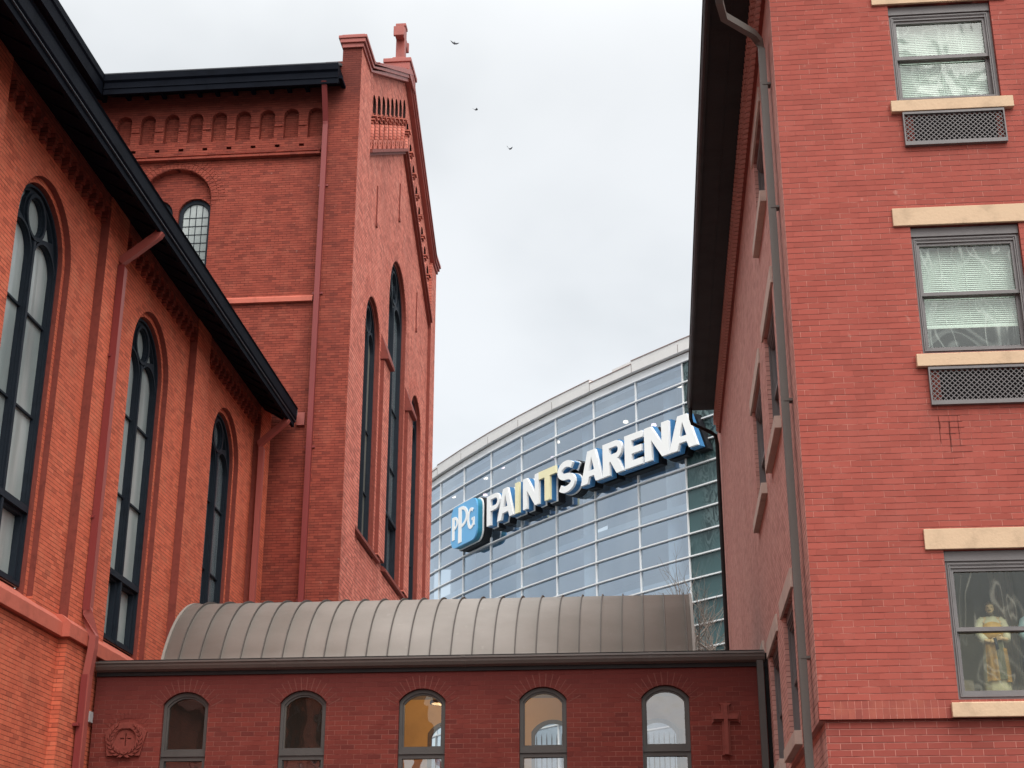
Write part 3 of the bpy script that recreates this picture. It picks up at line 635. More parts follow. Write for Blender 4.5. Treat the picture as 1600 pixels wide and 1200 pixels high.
# partition added inside to darken the first two windows
bm = B(); box(bm, -8.9, -4.9, 25.6, 25.7, 3.1, 6.2); obj('interior_wall', bm, plain('dark_wood_partition', c4(.13, .075, .05), .6, .4, 3., streak=True), link)
for i, c in enumerate(LX):
    bm = B()
    solid(bm, segarch(c, .735, 3.32, 5.583, 5.772), [segarch(c, .635, 4.86, 5.555, 5.715), rect(c-.31, c+.31, 3.4, 4.70)], ml, -.16, -.06, back=True)
    solid(bm, rect(c-.36, c+.36, 4.765, 4.785), [], ml, -.06, -.035)
    solid(bm, segarch(c, .65, 4.84, 5.56, 5.72), [segarch(c, .585, 4.885, 5.535, 5.685)], ml, -.13, -.085)
    w_ = obj('window', bm, M['bronze'], link, bevel=.004)
    bm = B(); solid(bm, segarch(c, .63, 4.85, 5.55, 5.71), [], ml, -.125, -.12, sides=False); obj('pane', bm, M['gl_connw'] if i == 4 else M['gl_conn'], w_)
    bm = B(); solid(bm, rect(c-.31, c+.31, 3.39, 4.71), [], ml, -.125, -.12, sides=False); obj('pane', bm, M['gl_connw'], w_)
    # segmental arch of radial bricks
    w2, h2 = .74, .19; rr = (w2*w2/4+h2*h2)/(2*h2); a = math.asin(w2/2/rr); cz = 5.775-rr
    bm = B(); voussoirs(bm, ml, c, cz, rr+.004, rr+.215, pi/2-a*1.13, pi/2+a*1.13, 13, .0, .008, .006); obj('brick_arch', bm, M['conn'], link)
    bm = B(); lp = [(c+(rr+q)*cos(pi/2-a*1.15+2.3*a*j/20), cz+(rr+q)*sin(pi/2-a*1.15+2.3*a*j/20)) for q, rng in ((.002, range(21)), (.213, range(20, -1, -1))) for j in rng]
    solid(bm, lp, [], ml, .0, .003); obj('mortar_bed', bm, plain('pale_mortar', c4(.20, .068, .054), .9, .3, 9.) if i == 0 else bpy.data.materials['pale_mortar'], link)
# eaves band and half-round style gutter
bm = B(); box(bm, -8.99, 1.74, D-.03, D+.3, 6.042, 6.12); obj('fascia', bm, M['brown'], link)
prof = [(D+.1, 6.12), (D-.05, 6.10), (D-.11, 6.13), (D-.14, 6.18), (D-.145, 6.22), (D-.17, 6.225), (D-.17, 6.255), (D-.11, 6.255), (D-.10, 6.24), (D+.1, 6.24)]
bm = B(); extrude_x(bm, prof, -8.98, 1.70); obj('gutter', bm, M['gutter'], link)
for x in (-6.1, -3.05, -.1):
    bm = B(); extrude_x(bm, [(y_-.004 if y_ < D else y_, z_+(.004 if z_ > 6.2 else -.004)) for y_, z_ in prof], x, x+.07); obj('gutter_joint', bm, M['gutter'], link)
bm = B(); box(bm, -8.98, 1.70, D-.02, D+.16, 6.248, 6.30); obj('flashing', bm, M['brown'], link)
bm = B(); extrude_x(bm, [(D+.17, 6.22), (D+1.4, 6.34), (28, 6.3), (28, 6.2), (D+.17, 6.2)], -8.95, -7.99); extrude_x(bm, [(D+.17, 6.22), (D+1.4, 6.34), (28, 6.3), (28, 6.2), (D+.17, 6.2)], .64, 1.7); obj('roof', bm, M['brown'], link)
# barrel roof of standing seam metal
CY, CZ_, RR = 26.17, 5.36, 2.29; A0, A1 = math.atan2(6.27-CZ_, 24.07-CY), math.atan2(6.27-CZ_, 28.27-CY)
def arcpt(r_, f): a = A0+(A1-A0)*f; return CY+r_*cos(a), CZ_+r_*sin(a)
XA, XB = -7.97, .63
bm = B(); NA = 28
r0_ = [[bm.verts.new((x, *arcpt(RR, j/NA))) for j in range(NA+1)] for x in (XA, XB)]
for j in range(NA): bm.faces.new((r0_[0][j], r0_[1][j], r0_[1][j+1], r0_[0][j+1]))
for x in (0, 1): bm.faces.new(r0_[x])
br = obj('barrel_roof', bm, M['seam'], link, smooth=False)
for p in br.data.polygons: p.use_smooth = len(p.vertices) == 4
bm = B()
x = XA+.28
while x < XB-.1:
    pr = [arcpt(RR-.005, j/NA) for j in range(NA+1)]; po = [arcpt(RR+.035, j/NA) for j in range(NA+1)]
    for s0, s1 in ((x-.007, x+.007),):
        q = [[bm.verts.new((s0, *p)) for p in pr], [bm.verts.new((s0, *p)) for p in po], [bm.verts.new((s1, *p)) for p in po], [bm.verts.new((s1, *p)) for p in pr]]
        for k in range(3):
            for j in range(NA): bm.faces.new((q[k][j], q[k][j+1], q[k+1][j+1], q[k+1][j]))
    x += .342
obj('roof_seam', bm, M['seamline'], br)
bm = B()
for x in (XA-.012, XB-.03):
    q = [[bm.verts.new((xx, *arcpt(r_, j/NA))) for j in range(NA+1)] for xx, r_ in ((x, RR-.03), (x, RR+.018), (x+.045, RR+.018), (x+.045, RR-.03))]
    for k in range(3):
        for j in range(NA): bm.faces.new((q[k][j], q[k][j+1], q[k+1][j+1], q[k+1][j]))
obj('edge_trim', bm, M['seam'], br)
# downpipe in the corner
bm = B(); sweep(bm, [(1.62, D-.07, 6.12), (1.62, D-.07, 3)], rsec(.1, .09)); obj('downpipe', bm, M['bronze'], link)
bm = B(); box(bm, 1.69, 1.745, D-.02, D+.02, 3, 6.25); obj('flashing', bm, M['dark'], link)
# carved plaque with wreath and cross
bm = B()
pl = [(-8.69, 4.78), (-8.16, 4.78), (-8.07, 5.16)]+[(-8.41+.345*cos(R(a)), 5.06+.245*sin(R(a))) for a in range(25, 156, 13)]+[(-8.755, 5.16)]
solid(bm, pl, [circ(-8.41, 5.03, .17)], ml, .0, .05); pq = obj('crest_plaque', bm, M['terra'], link, bevel=.005)
bm = B(); solid(bm, circ(-8.41, 5.03, .175), [rect(-8.42, -8.40, 4.93, 5.13), rect(-8.50, -8.435, 5.04, 5.06), rect(-8.385, -8.32, 5.04, 5.06)], ml, .0, .03)
for r_ in (.178, .19): solid(bm, circ(-8.41, 5.03, r_+.012), [circ(-8.41, 5.03, r_)], ml, .05, .06)
obj('medallion', bm, M['terra'], pq)
bm = B()
for s in (-1, 1):
    for k in range(9):
        a = R(-78+k*17); y = 5.03+.235*sin(a); x = -8.41+s*.235*cos(a); ta = a+pi/2
        dx, dz = s*cos(ta)*-1, sin(ta)
        dx = -s*sin(a)*1.; dz = cos(a)
        L_ = .055
        for off, sp in ((.035, .45), (-.03, -.45)):
            cx, cz_ = x+s*off*cos(a), y+off*sin(a)
            ux, uz = dx*cos(sp*s*-1)-dz*sin(sp*s*-1), dx*sin(sp*s*-1)+dz*cos(sp*s*-1)
            solid(bm, [(cx-ux*L_, cz_-uz*L_), (cx+uz*.018, cz_-ux*.018), (cx+ux*L_, cz_+uz*L_), (cx-uz*.018, cz_+ux*.018)], [], ml, .05, .075)
obj('wreath', bm, M['terra'], pq)
bm = B(); voussoirs(bm, ml, -8.41, 5.0, .37, .50, R(38), R(142), 12, 0, .006, .006); obj('brick_arch', bm, M['conn'], link)
# cross in relief
def crosspoly(c, z0, z1, za, hw, ha, e):
    return [(c-hw-e*.6, z0), (c+hw+e*.6, z0), (c+hw, z0+e), (c+hw, za-hw), (c+ha-e, za-hw), (c+ha, za-hw-e), (c+ha, za+hw+e), (c+ha-e, za+hw), (c+hw, za+hw), (c+hw, z1-e), (c+hw+e, z1), (c-hw-e, z1), (c-hw, z1-e), (c-hw, za+hw), (c-ha+e, za+hw), (c-ha, za+hw+e), (c-ha, za-hw-e), (c-ha+e, za-hw), (c-hw, za-hw), (c-hw, z0+e)]
bm = B(); solid(bm, crosspoly(1.055, 4.69, 5.48, 5.26, .062, .215, .03), [], ml, 0, .035)
solid(bm, crosspoly(1.055, 4.70, 5.45, 5.26, .03, .185, .01), [], ml, .035, .08)
obj('relief_cross', bm, M['terra'], link)
jb = B(); box(jb, -9.11, -8.985, D-.16, D-.01, 5.30, 5.47); box(jb, -9.09, -9.005, D-.17, D-.16, 5.33, 5.42)
o = obj('junction_box', jb, M['boxgrey'], bevel=.008); o['label'] = 'small light grey box beside the red downpipe at end of dark brick wing'; o['category'] = 'junction box'
# ring lamp inside
pl_ = thing('ring_pendant_lamp', 'ring shaped pendant lamp glowing inside the middle arched window', 'lamp', (-3.62, 26.0, 5.88))
bm = B(); sweep(bm, [(-3.62+.21*cos(2*pi*i/24), 26+.21*sin(2*pi*i/24), 5.88) for i in range(25)], rsec(.03, .045), cap=False); obj('ring', bm, M['bronze'], pl_)
bm = B()
for i in range(3): sweep(bm, [(-3.62+.2*cos(2*pi*i/3), 26+.2*sin(2*pi*i/3), 5.9), (-3.62, 26, 7.4)], disc(.006, 5))
obj('cable', bm, M['bronze'], pl_)
bm = B(); bmesh.ops.create_uvsphere(bm, u_segments=16, v_segments=10, radius=.09, matrix=Matrix.Translation((-3.62, 26, 6.25))); obj('bulb', bm, M['lamp'], pl_, smooth=True)
pt = bpy.data.lights.new('lamp_light', 'POINT'); pt.energy = 130; pt.color = (1., .66, .34); pt.shadow_soft_size = .12
po_ = bpy.data.objects.new('lamp_light', pt); COL.objects.link(po_); po_.location = (-3.62, 25.9, 6.1); po_.parent = pl_; po_.matrix_parent_inverse = pl_.matrix_world.inverted()
# iron railing on the terrace behind
fn = thing('iron_railing', 'black iron railing with pointed bars seen through the arched hall windows', 'railing', (-3, 32, 4.2))
bm = B(); bm2 = B()
for k in range(78):
    x = -7+.105*k; sweep(bm, [(x, 32, 4.2), (x, 32, 6.08), (x, 32, 6.2)], disc(.012, 5), scale=[1, 1, .15])
for z in (4.4, 5.95): box(bm2, -7.05, 1.6, 31.985, 32.015, z-.02, z+.02)
obj('bars', bm, M['iron'], fn); obj('rail', bm2, M['iron'], fn)

# ================================================================== RIGHT BUILDING
rb = thing('rose_brick_block', 'tall rose red brick block with buff stone lintels and sash windows', 'building', (5, 25, 0))
XR, YF = 1.75, 16.886; mf = ny(YF); ms = nx(XR)
FW = [(3.235, 4.51, 11.75, 13.16), (3.235, 4.51, 8.35, 10.0), (3.235, 4.51, 4.325, 5.985)]
SW = [(19.25, 20.85, 11.78, 13.16), (19.2, 20.95, 8.42, 10.3), (22.15, 24.15, 8.42, 10.3), (19.2, 20.75, 4.35, 6.1), (21.85, 23.55, 4.35, 6.1)]
bm = B(); solid(bm, [(XR+.003, 4.335), (9, 4.335), (9, 16.3), (XR+.003, 14.3)], [rect(*w_) for w_ in FW], mf, -.17, 0); obj('wall', bm, M['right'], rb)
bm = B(); solid(bm, rect(YF+.1, 37.4, 4.14, 4.333), [], ms, -.17, -.001); obj('wall', bm, M['rightside'], rb)
bm = B(); box(bm, XR-.002, 9, YF-.004, YF+.098, 4.14, 4.333); obj('soldier_course', bm, M['soldier'], rb)
bm = B(); box(bm, XR-.004, XR+.12, YF-.008, YF-.0045, 4.142, 4.332); obj('quoin', bm, M['right'], rb)
bm = B(); box(bm, XR+.063, 9, YF+.06, YF+.3, 0, 4.138); obj('wall', bm, M['rightlow'], rb)
bm = B(); solid(bm, rect(YF+.003, 37.4, 4.335, 14.2), [rect(*w_) for w_ in SW], ms, -.17, 0); obj('wall', bm, M['rightside'], rb, label='long side wall of mauve brown brick')
bm = B(); solid(bm, rect(YF+.064, 37.4, 0, 4.138), [], ms, -.25, -.06); obj('wall', bm, M['rightside'], rb)
bm = B(); box(bm, XR+.2, 9, 37.2, 37.4, 0, 14.2); obj('wall', bm, M['rightside'], rb)
# interior: floors, ceiling, back partition
for z in (3.9, 7.6, 11.1, 13.9):
    bm = B(); box(bm, XR+.2, 9, YF+.25, 37, z, z+.2); obj('floor', bm, M['room'], rb)
bm = B(); box(bm, XR+.9, 9, YF+3.2, YF+3.3, 3.9, 13.9); box(bm, XR+.9, XR+1.0, YF+.3, 37, 3.9, 13.9); box(bm, 6.3, 6.4, YF+.3, YF+3.1, 3.9, 13.9); obj('interior_wall', bm, M['room'], rb)
# lintels, sills, grilles
for (a, b, c, d_), has_l in zip(FW, (1, 1, 1)):
    bm = B(); box(bm, a-.2, b+.2, YF-.035, YF+.12, d_+.004, d_+.24 if d_ < 13 else d_+.30); obj('lintel', bm, M['stone'], rb, bevel=.006)
    bm = B(); box(bm, a-.09, b+.12, YF-.07, YF+.165, c-.185, c-.03); extrude_x(bm, [(YF-.065, c-.0299), (YF+.16, c-.0299), (YF+.16, c-.002), (YF-.04, c-.022)], a+.003, b-.003); obj('sill', bm, M['stone'], rb, bevel=.007)
for a, b, c, d_ in SW:
    bm = B(); box(bm, XR-.03, XR+.12, a-.2, b+.2, d_+.004, min(d_+.25, 13.4)); obj('lintel', bm, M['stone2'], rb, bevel=.006)
    bm = B(); box(bm, XR-.09, XR+.165, a-.12, b+.12, c-.17, c-.002); obj('sill', bm, M['stone2'], rb, bevel=.006)
bm = B(); box(bm, XR-.03, XR+.1, 24.55, 26.2, 6.38, 6.56); obj('lintel', bm, M['stone2'], rb)

def sash(i, a, b, c, d_, mp, gmat_u, gmat_l, blind_to, fmat, side=False):
    zm = (c+d_)/2-.03 if i != 2 else c+.79
    bm = B()
    solid(bm, rect(a, b, c, d_), [rect(a+.06, b-.06, c+.075, d_-.19)], mp, -.19, -.07, back=True)
    solid(bm, rect(a+.004, b-.004, d_-.115, d_-.004), [], mp, -.06, -.045)
    for q, dd in ((.035, -.052), (.055, -.060)): solid(bm, rect(a+q, b-q, c+.045, d_-.12-q*.5), [rect(a+q+.012, b-q-.012, c+.06, d_-.134-q*.5)], mp, -.07, dd)
    w_ = obj('window', bm, fmat, rb, bevel=.004)
    bm = B()
    solid(bm, rect(a+.058, b-.058, zm-.025, d_-.188), [rect(a+.10, b-.10, zm+.02, d_-.225)], mp, -.14, -.09)
    us = obj('upper_sash', bm, fmat, w_, bevel=.003)
    bm = B(); solid(bm, rect(a+.058, b-.058, c+.073, zm+.02), [rect(a+.105, b-.105, c+.125, zm-.03)], mp, -.18, -.143)
    ls = obj('lower_sash', bm, fmat, w_, bevel=.003)
    bm = B(); solid(bm, rect(a+.095, b-.095, zm+.015, d_-.22), [], mp, -.13, -.12, sides=False); obj('pane', bm, gmat_u, w_)
    bm = B(); solid(bm, rect(a+.10, b-.10, c+.12, zm-.025), [], mp, -.17, -.162, sides=False); obj('pane', bm, gmat_l, w_)
    if blind_to is not None:
        bm = B(); z = d_-.2; k = 0
        while z > blind_to:
            v = [bm.verts.new(mp(u, zz, dd)) for u, zz, dd in ((a+.07, z, -.235), (b-.07, z, -.235), (b-.07, z-.027, -.222), (a+.07, z-.027, -.222))]; bm.faces.new(v); z -= .0262
        solid(bm, rect(a+.07, b-.07, z-.03, z-.001), [], mp, -.245, -.22)
        for u in (a+.35, (a+b)/2, b-.35): solid(bm, rect(u-.003, u+.003, z, d_-.2), [], mp, -.222, -.219)
        obj('blind', bm, M['blind'], w_)
    return w_
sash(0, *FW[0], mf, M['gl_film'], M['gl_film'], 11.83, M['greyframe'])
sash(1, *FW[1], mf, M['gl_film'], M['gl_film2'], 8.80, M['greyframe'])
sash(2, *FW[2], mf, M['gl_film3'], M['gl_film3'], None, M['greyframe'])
for s in SW: sash(3, *s, ms, M['gl_side'], M['gl_side'], None, M['greyframe'])
# through-wall air grilles
for a, b, z0, z1 in ((3.275, 4.505, 11.09, 11.555), (3.265, 4.51, 7.69, 8.155)):
    bm = B(); solid(bm, rect(a, b, z0, z1), [rect(a+.016, b-.016, z0+.05, z1-.03)], mf, .0, .06, back=True)
    gr = obj('air_grille', bm, M['greyframe'], rb, bevel=.003)
    bm = B(); u0_, u1_, v0_, v1_ = a+.016, b-.016, z0+.05, z1-.03
    st = .0613; H = v1_-v0_; Wd = u1_-u0_; t_ = .0042
    def clipline(px_, py_, dx, dy):
        t0, t1 = -9., 9.
        for p_, d__, lo, hi in ((px_, dx, u0_, u1_), (py_, dy, v0_, v1_)):
            if abs(d__) < 1e-9: continue
            a_, b_ = (lo-p_)/d__, (hi-p_)/d__
            t0, t1 = max(t0, min(a_, b_)), min(t1, max(a_, b_))
        return t0, t1
    def bar(x_, z_, dx, dz, h, dep):
        t0, t1 = clipline(x_, z_, dx, dz)
        if t1-t0 < .004: return
        p0 = (x_+dx*t0, z_+dz*t0); p1 = (x_+dx*t1, z_+dz*t1)
        solid(bm, [(p0[0]-dz*h, p0[1]+dx*h), (p0[0]+dz*h, p0[1]-dx*h), (p1[0]+dz*h, p1[1]-dx*h), (p1[0]-dz*h, p1[1]+dx*h)], [], mf, .02, dep)
    q = math.sqrt(.5); n_ = int((Wd+H)/st)+2
    for k in range(-n_, n_):
        bar(u0_+k*st*1., v0_, q, q, t_, .034); bar(u0_+k*st*1., v0_, -q, q, t_, .036)
    obj('lattice', bm, M['greyframe'], gr)
    bm = B(); solid(bm, rect(a+.004, b-.004, z0+.004, z1-.004), [], mf, .001, .006); obj('grille_back', bm, M['right'], gr)
    bm = B(); solid(bm, rect(a+.13, b-.10, z0+.05, z1-.04), [], mf, .0065, .009); obj('opening', bm, M['dark'], gr)  # black sheet paints the dark hollow behind the lattice
# stained brickwork drip below the lower grille
bm = B()
for k in range(15):
    x = 3.28+random.random()*.32; z = 7.62-random.random()*.15
    z -= z % .0735; bm_l = random.choice((.074, .147, .22))
    xx = round(x/.1075)*.1075+random.choice((0, 0, .01)); box(bm, xx-.002, xx+.002, YF-.003, YF-.001, z-bm_l-.15*random.random()*(k % 3), z)
for k in range(8):
    z = 7.62-.0735*k*1.2; z -= z % .0735; x = 3.3+random.random()*.15; box(bm, x, x+.1+.15*random.random(), YF-.003, YF-.001, z-.002, z+.002)
obj('drip_stain', bm, plain('brown_black_drip_stain', c4(.14, .04, .034), .9, .3, 9.), rb)
# eaves: dog-tooth frieze, soffit, gutter
ZE, YE = 14.12, 34.5
bm = B(); box(bm, XR-.05, XR+.02, YF+.02, YE+.5, 13.70, ZE-.002); obj('frieze', bm, M['jamb'], rb)  # dark backing paints the shade between the lit teeth
bm = B()
y = YF+.06
while y < YE+.4:
    for z0, z1, xx in ((13.71, 13.90, .05), (13.905, 14.11, .1)):
        o_ = .05 if xx > .06 else 0
        v = [(XR-xx+.04, y+o_), (XR-xx-.06, y+.045+o_), (XR-xx+.04, y+.09+o_)]
        a_ = [bm.verts.new((p[0], p[1], z0)) for p in v]; b_ = [bm.verts.new((p[0], p[1]-.06, z1)) for p in v]
        bm.faces.new(a_[::-1]); bm.faces.new(b_)
        for k in range(3): bm.faces.new((a_[k], a_[(k+1) % 3], b_[(k+1) % 3], b_[k]))
    y += .16
obj('dogtooth_brick', bm, M['rightside'], rb)
bm = B(); box(bm, 1.06, XR-.02, YF-.5, YE, ZE, ZE+.05); sweep(bm, [(1.36, YF-.5, ZE-.003), (1.36, YE, ZE-.003)], rsec(.012, .01)); obj('soffit', bm, M['brown'], rb)
bm = B(); extrude_y(bm, [(1.06, ZE-.03), (1.02, ZE-.02), (.99, ZE+.02), (.975, ZE+.08), (.975, ZE+.17), (.96, ZE+.18), (.96, ZE+.2), (1.06, ZE+.2)], YF-.5, YE); obj('gutter', bm, M['brown'], rb, smooth=False)
bm = B(); extrude_y(bm, [(1.0, ZE+.2), (9.1, ZE+2.5), (9.1, ZE+2.7), (1.0, ZE+.25)], YF-.45, YE+.0); extrude_y(bm, [(XR, ZE+.24), (9, ZE+2.6), (9, ZE+2.4), (XR, ZE+.05)], YE, 37.5); obj('roof', bm, M['roofing'], rb)
bm = B()
sweep(bm, [(1.04, 16.1, ZE-.02), (1.04, 16.1, 13.05), (1.07, 16.3, 12.96), (1.14, 16.7, 13.0), (1.55, 17.3, 13.12), (1.63, 17.42, 13.08), (1.66, 17.44, 12.95), (1.66, 17.44, 2.)], rsec(.09, .095)); dp = obj('downpipe', bm, M['greypipe'], rb, label='taupe grey downpipe at the near corner')
for z in (4.9, 8.0, 10.6, 12.4):
    bm = B(); box(bm, 1.64, 1.745, 17.385, 17.495, z, z+.03); obj('bracket', bm, M['greypipe'], dp)
bm = B(); sweep(bm, [(1.03, 34.3, ZE-.02), (1.03, 34.3, 13.85), (1.06, 34.4, 13.76), (1.5, 34.9, 13.7), (1.63, 35.0, 13.64), (1.66, 35.05, 13.45), (1.66, 35.05, 2)], disc(.048, 8)); obj('downpipe', bm, M['brown'], rb, label='dark downpipe at the far corner')

bm = B(); box(bm, 2.7, 6.25, YF+1.75, YF+1.8, 4.11, 7.55); obj('interior_wall', bm, plain('brown_tan_partition', c4(.42, .33, .2), .9, .3, 1.5), rb)  # nearer, paler wall added to brighten the unlit room
bm = B(); rows = []
for i in range(25): rows.append([bm.verts.new((3.98+.012*i, YF+1.35+.03*sin(i*1.15), z)) for z in (4.2, 6.6)])
for a_, b_ in zip(rows, rows[1:]): bm.faces.new((a_[0], b_[0], b_[1], a_[1]))
obj('curtain', bm, plain('tan_curtain', c4(.55, .42, .25), .9, .2, 4.), rb)  # drape added to stand for a tan lit area inside
bm = B(); box(bm, 3.36, 3.62, YF+1.0, YF+1.3, 4.3, 4.72); obj('cabinet', bm, bpy.data.materials['tan_curtain'], rb, bevel=.01)  # box added in place of the tan lit area at lower left
# ---- statues standing inside the lowest sash window
def loft(bm, rings):
    rr = [[bm.verts.new(p) for p in ring] for ring in rings]
    n = len(rr[0])
    for i in range(len(rr)-1):
        for j in range(n): bm.faces.new((rr[i][j], rr[i][(j+1) % n], rr[i+1][(j+1) % n], rr[i+1][j]))
    bm.faces.new(rr[0][::-1]); bm.faces.new(rr[-1])
def ring(cx, cy, z, a, b, n=28, fold=0., k=9, ph=0.):
    return [(cx+(a*(1+fold*sin(k*t+ph)))*cos(t), cy+(b*(1+fold*sin(k*t+ph)))*sin(t), z) for t in [2*pi*i/n for i in range(n)]]
def skin_body(name, verts, edges, radii, mat, parent, sub=2):
    me = bpy.data.meshes.new(name); me.from_pydata(verts, edges, []); me.materials.append(mat)
    o = bpy.data.objects.new(name, me); COL.objects.link(o); o.parent = parent
    mm = o.modifiers.new('skin', 'SKIN'); mm.use_smooth_shade = True
    for i, r_ in enumerate(radii): me.skin_vertices[0].data[i].radius = (r_, r_)
    me.skin_vertices[0].data[0].use_root = True
    s_ = o.modifiers.new('sub', 'SUBSURF'); s_.levels = sub; s_.render_levels = sub
    return o
def head_mesh(bm, cx, cy, cz, s, turn=0.):
    """head: skull, jaw, nose, brow, ears, facing -Y turned by angle"""
    rings = []
    prof = [(-.118, .022, .030, -.03), (-.108, .040, .046, -.026), (-.085, .052, .062, -.016), (-.055, .060, .074, -.006), (-.02, .066, .082, 0), (.015, .069, .088, .004), (.05, .068, .088, .006), (.08, .058, .074, .008), (.102, .038, .05, .01), (.112, .014, .018, .01)]
    rings = [[(a*cos(t), b*sin(t)+o_, z) for t in [2*pi*i/20 for i in range(20)]] for z, a, b, o_ in prof]
    tm = Matrix.Translation((cx, cy, cz)) @ Matrix.Rotation(turn, 4, 'Z') @ Matrix.Scale(s, 4)
    b2_ = bmesh.new(); loft(b2_, rings)
    def blob(x, y, z, a, b, c): bmesh.ops.create_uvsphere(b2_, u_segments=10, v_segments=7, radius=1., matrix=Matrix.Translation((x, y, z)) @ Matrix.Diagonal((a, b, c, 1)))
    blob(0, -.088, -.02, .012, .022, .03); blob(0, -.094, -.034, .015, .015, .011)
    blob(-.027, -.074, .018, .02, .012, .007); blob(.027, -.074, .018, .02, .012, .007)
    blob(0, -.080, -.066, .022, .01, .006); blob(0, -.076, -.076, .018, .01, .006); blob(0, -.066, -.105, .02, .016, .014)
    blob(-.067, .005, -.01, .008, .018, .028); blob(.067, .005, -.01, .008, .018, .028)
    b2_.transform(tm); me = bpy.data.meshes.new('tmp'); b2_.to_mesh(me); b2_.free(); bm.from_mesh(me); bpy.data.meshes.remove(me)
def eyes_mesh(bm, cx, cy, cz, s, turn):
    tm = Matrix.Translation((cx, cy, cz)) @ Matrix.Rotation(turn, 4, 'Z') @ Matrix.Scale(s, 4)
    for sx_ in (-1, 1): bmesh.ops.create_uvsphere(bm, u_segments=8, v_segments=6, radius=1., matrix=tm @ Matrix.Translation((sx_*.027, -.0765, .002)) @ Matrix.Diagonal((.012, .007, .006, 1)))
def statue(name, label, x, y, z0, hgt, mats, beard, turn=0.):
    s = hgt/1.72
    root = thing(name, label, 'statue', (x, y, z0), 'painted statues behind the lowest sash window')
    def P(a, b, c): return (a*s, b*s, c*s)
    V = [(0, 0, .95), (0, .01, 1.2), (0, .02, 1.38), (0, .005, 1.48), (-.17, .02, 1.38), (-.235, -.01, 1.13), (-.15, -.19, .98), (-.09, -.23, .97), (.17, .02, 1.38), (.25, .0, 1.12), (.20, -.17, 1.0), (.12, -.23, 1.02), (-.09, 0, .9), (-.1, 0, .5), (-.1, .01, .06), (-.1, -.12, .035), (.09, 0, .9), (.1, -.02, .5), (.1, .01, .06), (.1, -.12, .035)]
    Eg = [(0, 1), (1, 2), (2, 3), (2, 4), (4, 5), (5, 6), (6, 7), (2, 8), (8, 9), (9, 10), (10, 11), (0, 12), (12, 13), (13, 14), (14, 15), (0, 16), (16, 17), (17, 18), (18, 19)]
    rad = [.14, .13, .11, .055, .07, .05, .036, .032, .07, .05, .036, .032, .085, .062, .045, .035, .085, .062, .045, .035]
    # one body: trunk and limbs skinned, then head and five-fingered hands merged in
    body = skin_body('body', [P(*v) for v in V], Eg, [r_*s for r_ in rad], mats['skin'], root)
    dg = bpy.context.evaluated_depsgraph_get(); ev = body.evaluated_get(dg); me = bpy.data.meshes.new_from_object(ev)
    bm = bmesh.new(); bm.from_mesh(me)
    head_mesh(bm, 0, -.01*s, 1.60*s, s*1.02, turn)
    for hx, hy, hz, sg in ((-.09, -.23, .97, 1), (.12, -.23, 1.02, -1)):
        bmesh.ops.create_uvsphere(bm, u_segments=10, v_segments=8, radius=1., matrix=Matrix.Translation(P(hx+sg*.03, hy-.01, hz)) @ Matrix.Diagonal((.045*s, .02*s, .036*s, 1)))
        for k, (fz, fl) in enumerate(((.030, .062), (.012, .072), (-.008, .066), (-.026, .052))):
            sweep(bm, [P(hx+sg*.06, hy-.01, hz+fz), P(hx+sg*(.06+fl*.55), hy-.02, hz+fz-.004), P(hx+sg*(.06+fl*.85), hy+.005, hz+fz-.012)], disc(.0085*s, 6), scale=[1, .95, .7])
        sweep(bm, [P(hx+sg*.02, hy-.015, hz+.03), P(hx+sg*.045, hy-.035, hz+.055), P(hx+sg*.07, hy-.035, hz+.06)], disc(.0095*s, 6), scale=[1, .95, .7])
    for md in list(body.modifiers): body.modifiers.remove(md)
    body.data = bpy.data.meshes.new('body'); bm.to_mesh(body.data); bm.free(); body.data.materials.append(mats['skin'])
    for p in body.data.polygons: p.use_smooth = True
    bpy.data.meshes.remove(me)
    def child(nm, bm_, mt_):
        bmesh.ops.recalc_face_normals(bm_, faces=bm_.faces)
        me_ = bpy.data.meshes.new(nm); bm_.to_mesh(me_); bm_.free(); me_.materials.append(mt_)
        for p in me_.polygons: p.use_smooth = True
        o = bpy.data.objects.new(nm, me_); COL.objects.link(o); o.parent = root; return o
    S_ = lambda rings: [[P(*p) for p in r_] for r_ in rings]
    bm = bmesh.new(); loft(bm, S_([ring(0, 0, .02, .235, .2, 36, .06, 11), ring(0, 0, .3, .22, .185, 36, .055, 11, .4), ring(0, .0, .7, .20, .165, 36, .04, 10, .8), ring(0, .0, 1.0, .175, .15, 36, .025, 9), ring(0, .01, 1.2, .19, .155, 36, .01, 8), ring(0, .02, 1.36, .185, .125, 36), ring(0, .02, 1.43, .12, .09, 36), ring(0, .015, 1.47, .065, .065, 36)]))
    child('tunic', bm, mats['tunic'])
    bm = bmesh.new()
    for sg in (-1, 1):
        el = (sg*.24, -.005, 1.125); wr = (-.165, -.17, .99) if sg < 0 else (.205, -.155, 1.01)
        sweep(bm, [P(sg*.13, .02, 1.40), P(sg*.185, .015, 1.35), P(sg*.225, .0, 1.24), P(*el), P(el[0]*.5+wr[0]*.5, -.09, el[2]*.5+wr[2]*.5), P(*wr)], disc(.1*s, 12), scale=[.8, .88, .78, .78, .72, .66])
    child('sleeves', bm, mats['sleeve'])
    bm = bmesh.new()   # apron / scapular panels hanging in folds, front
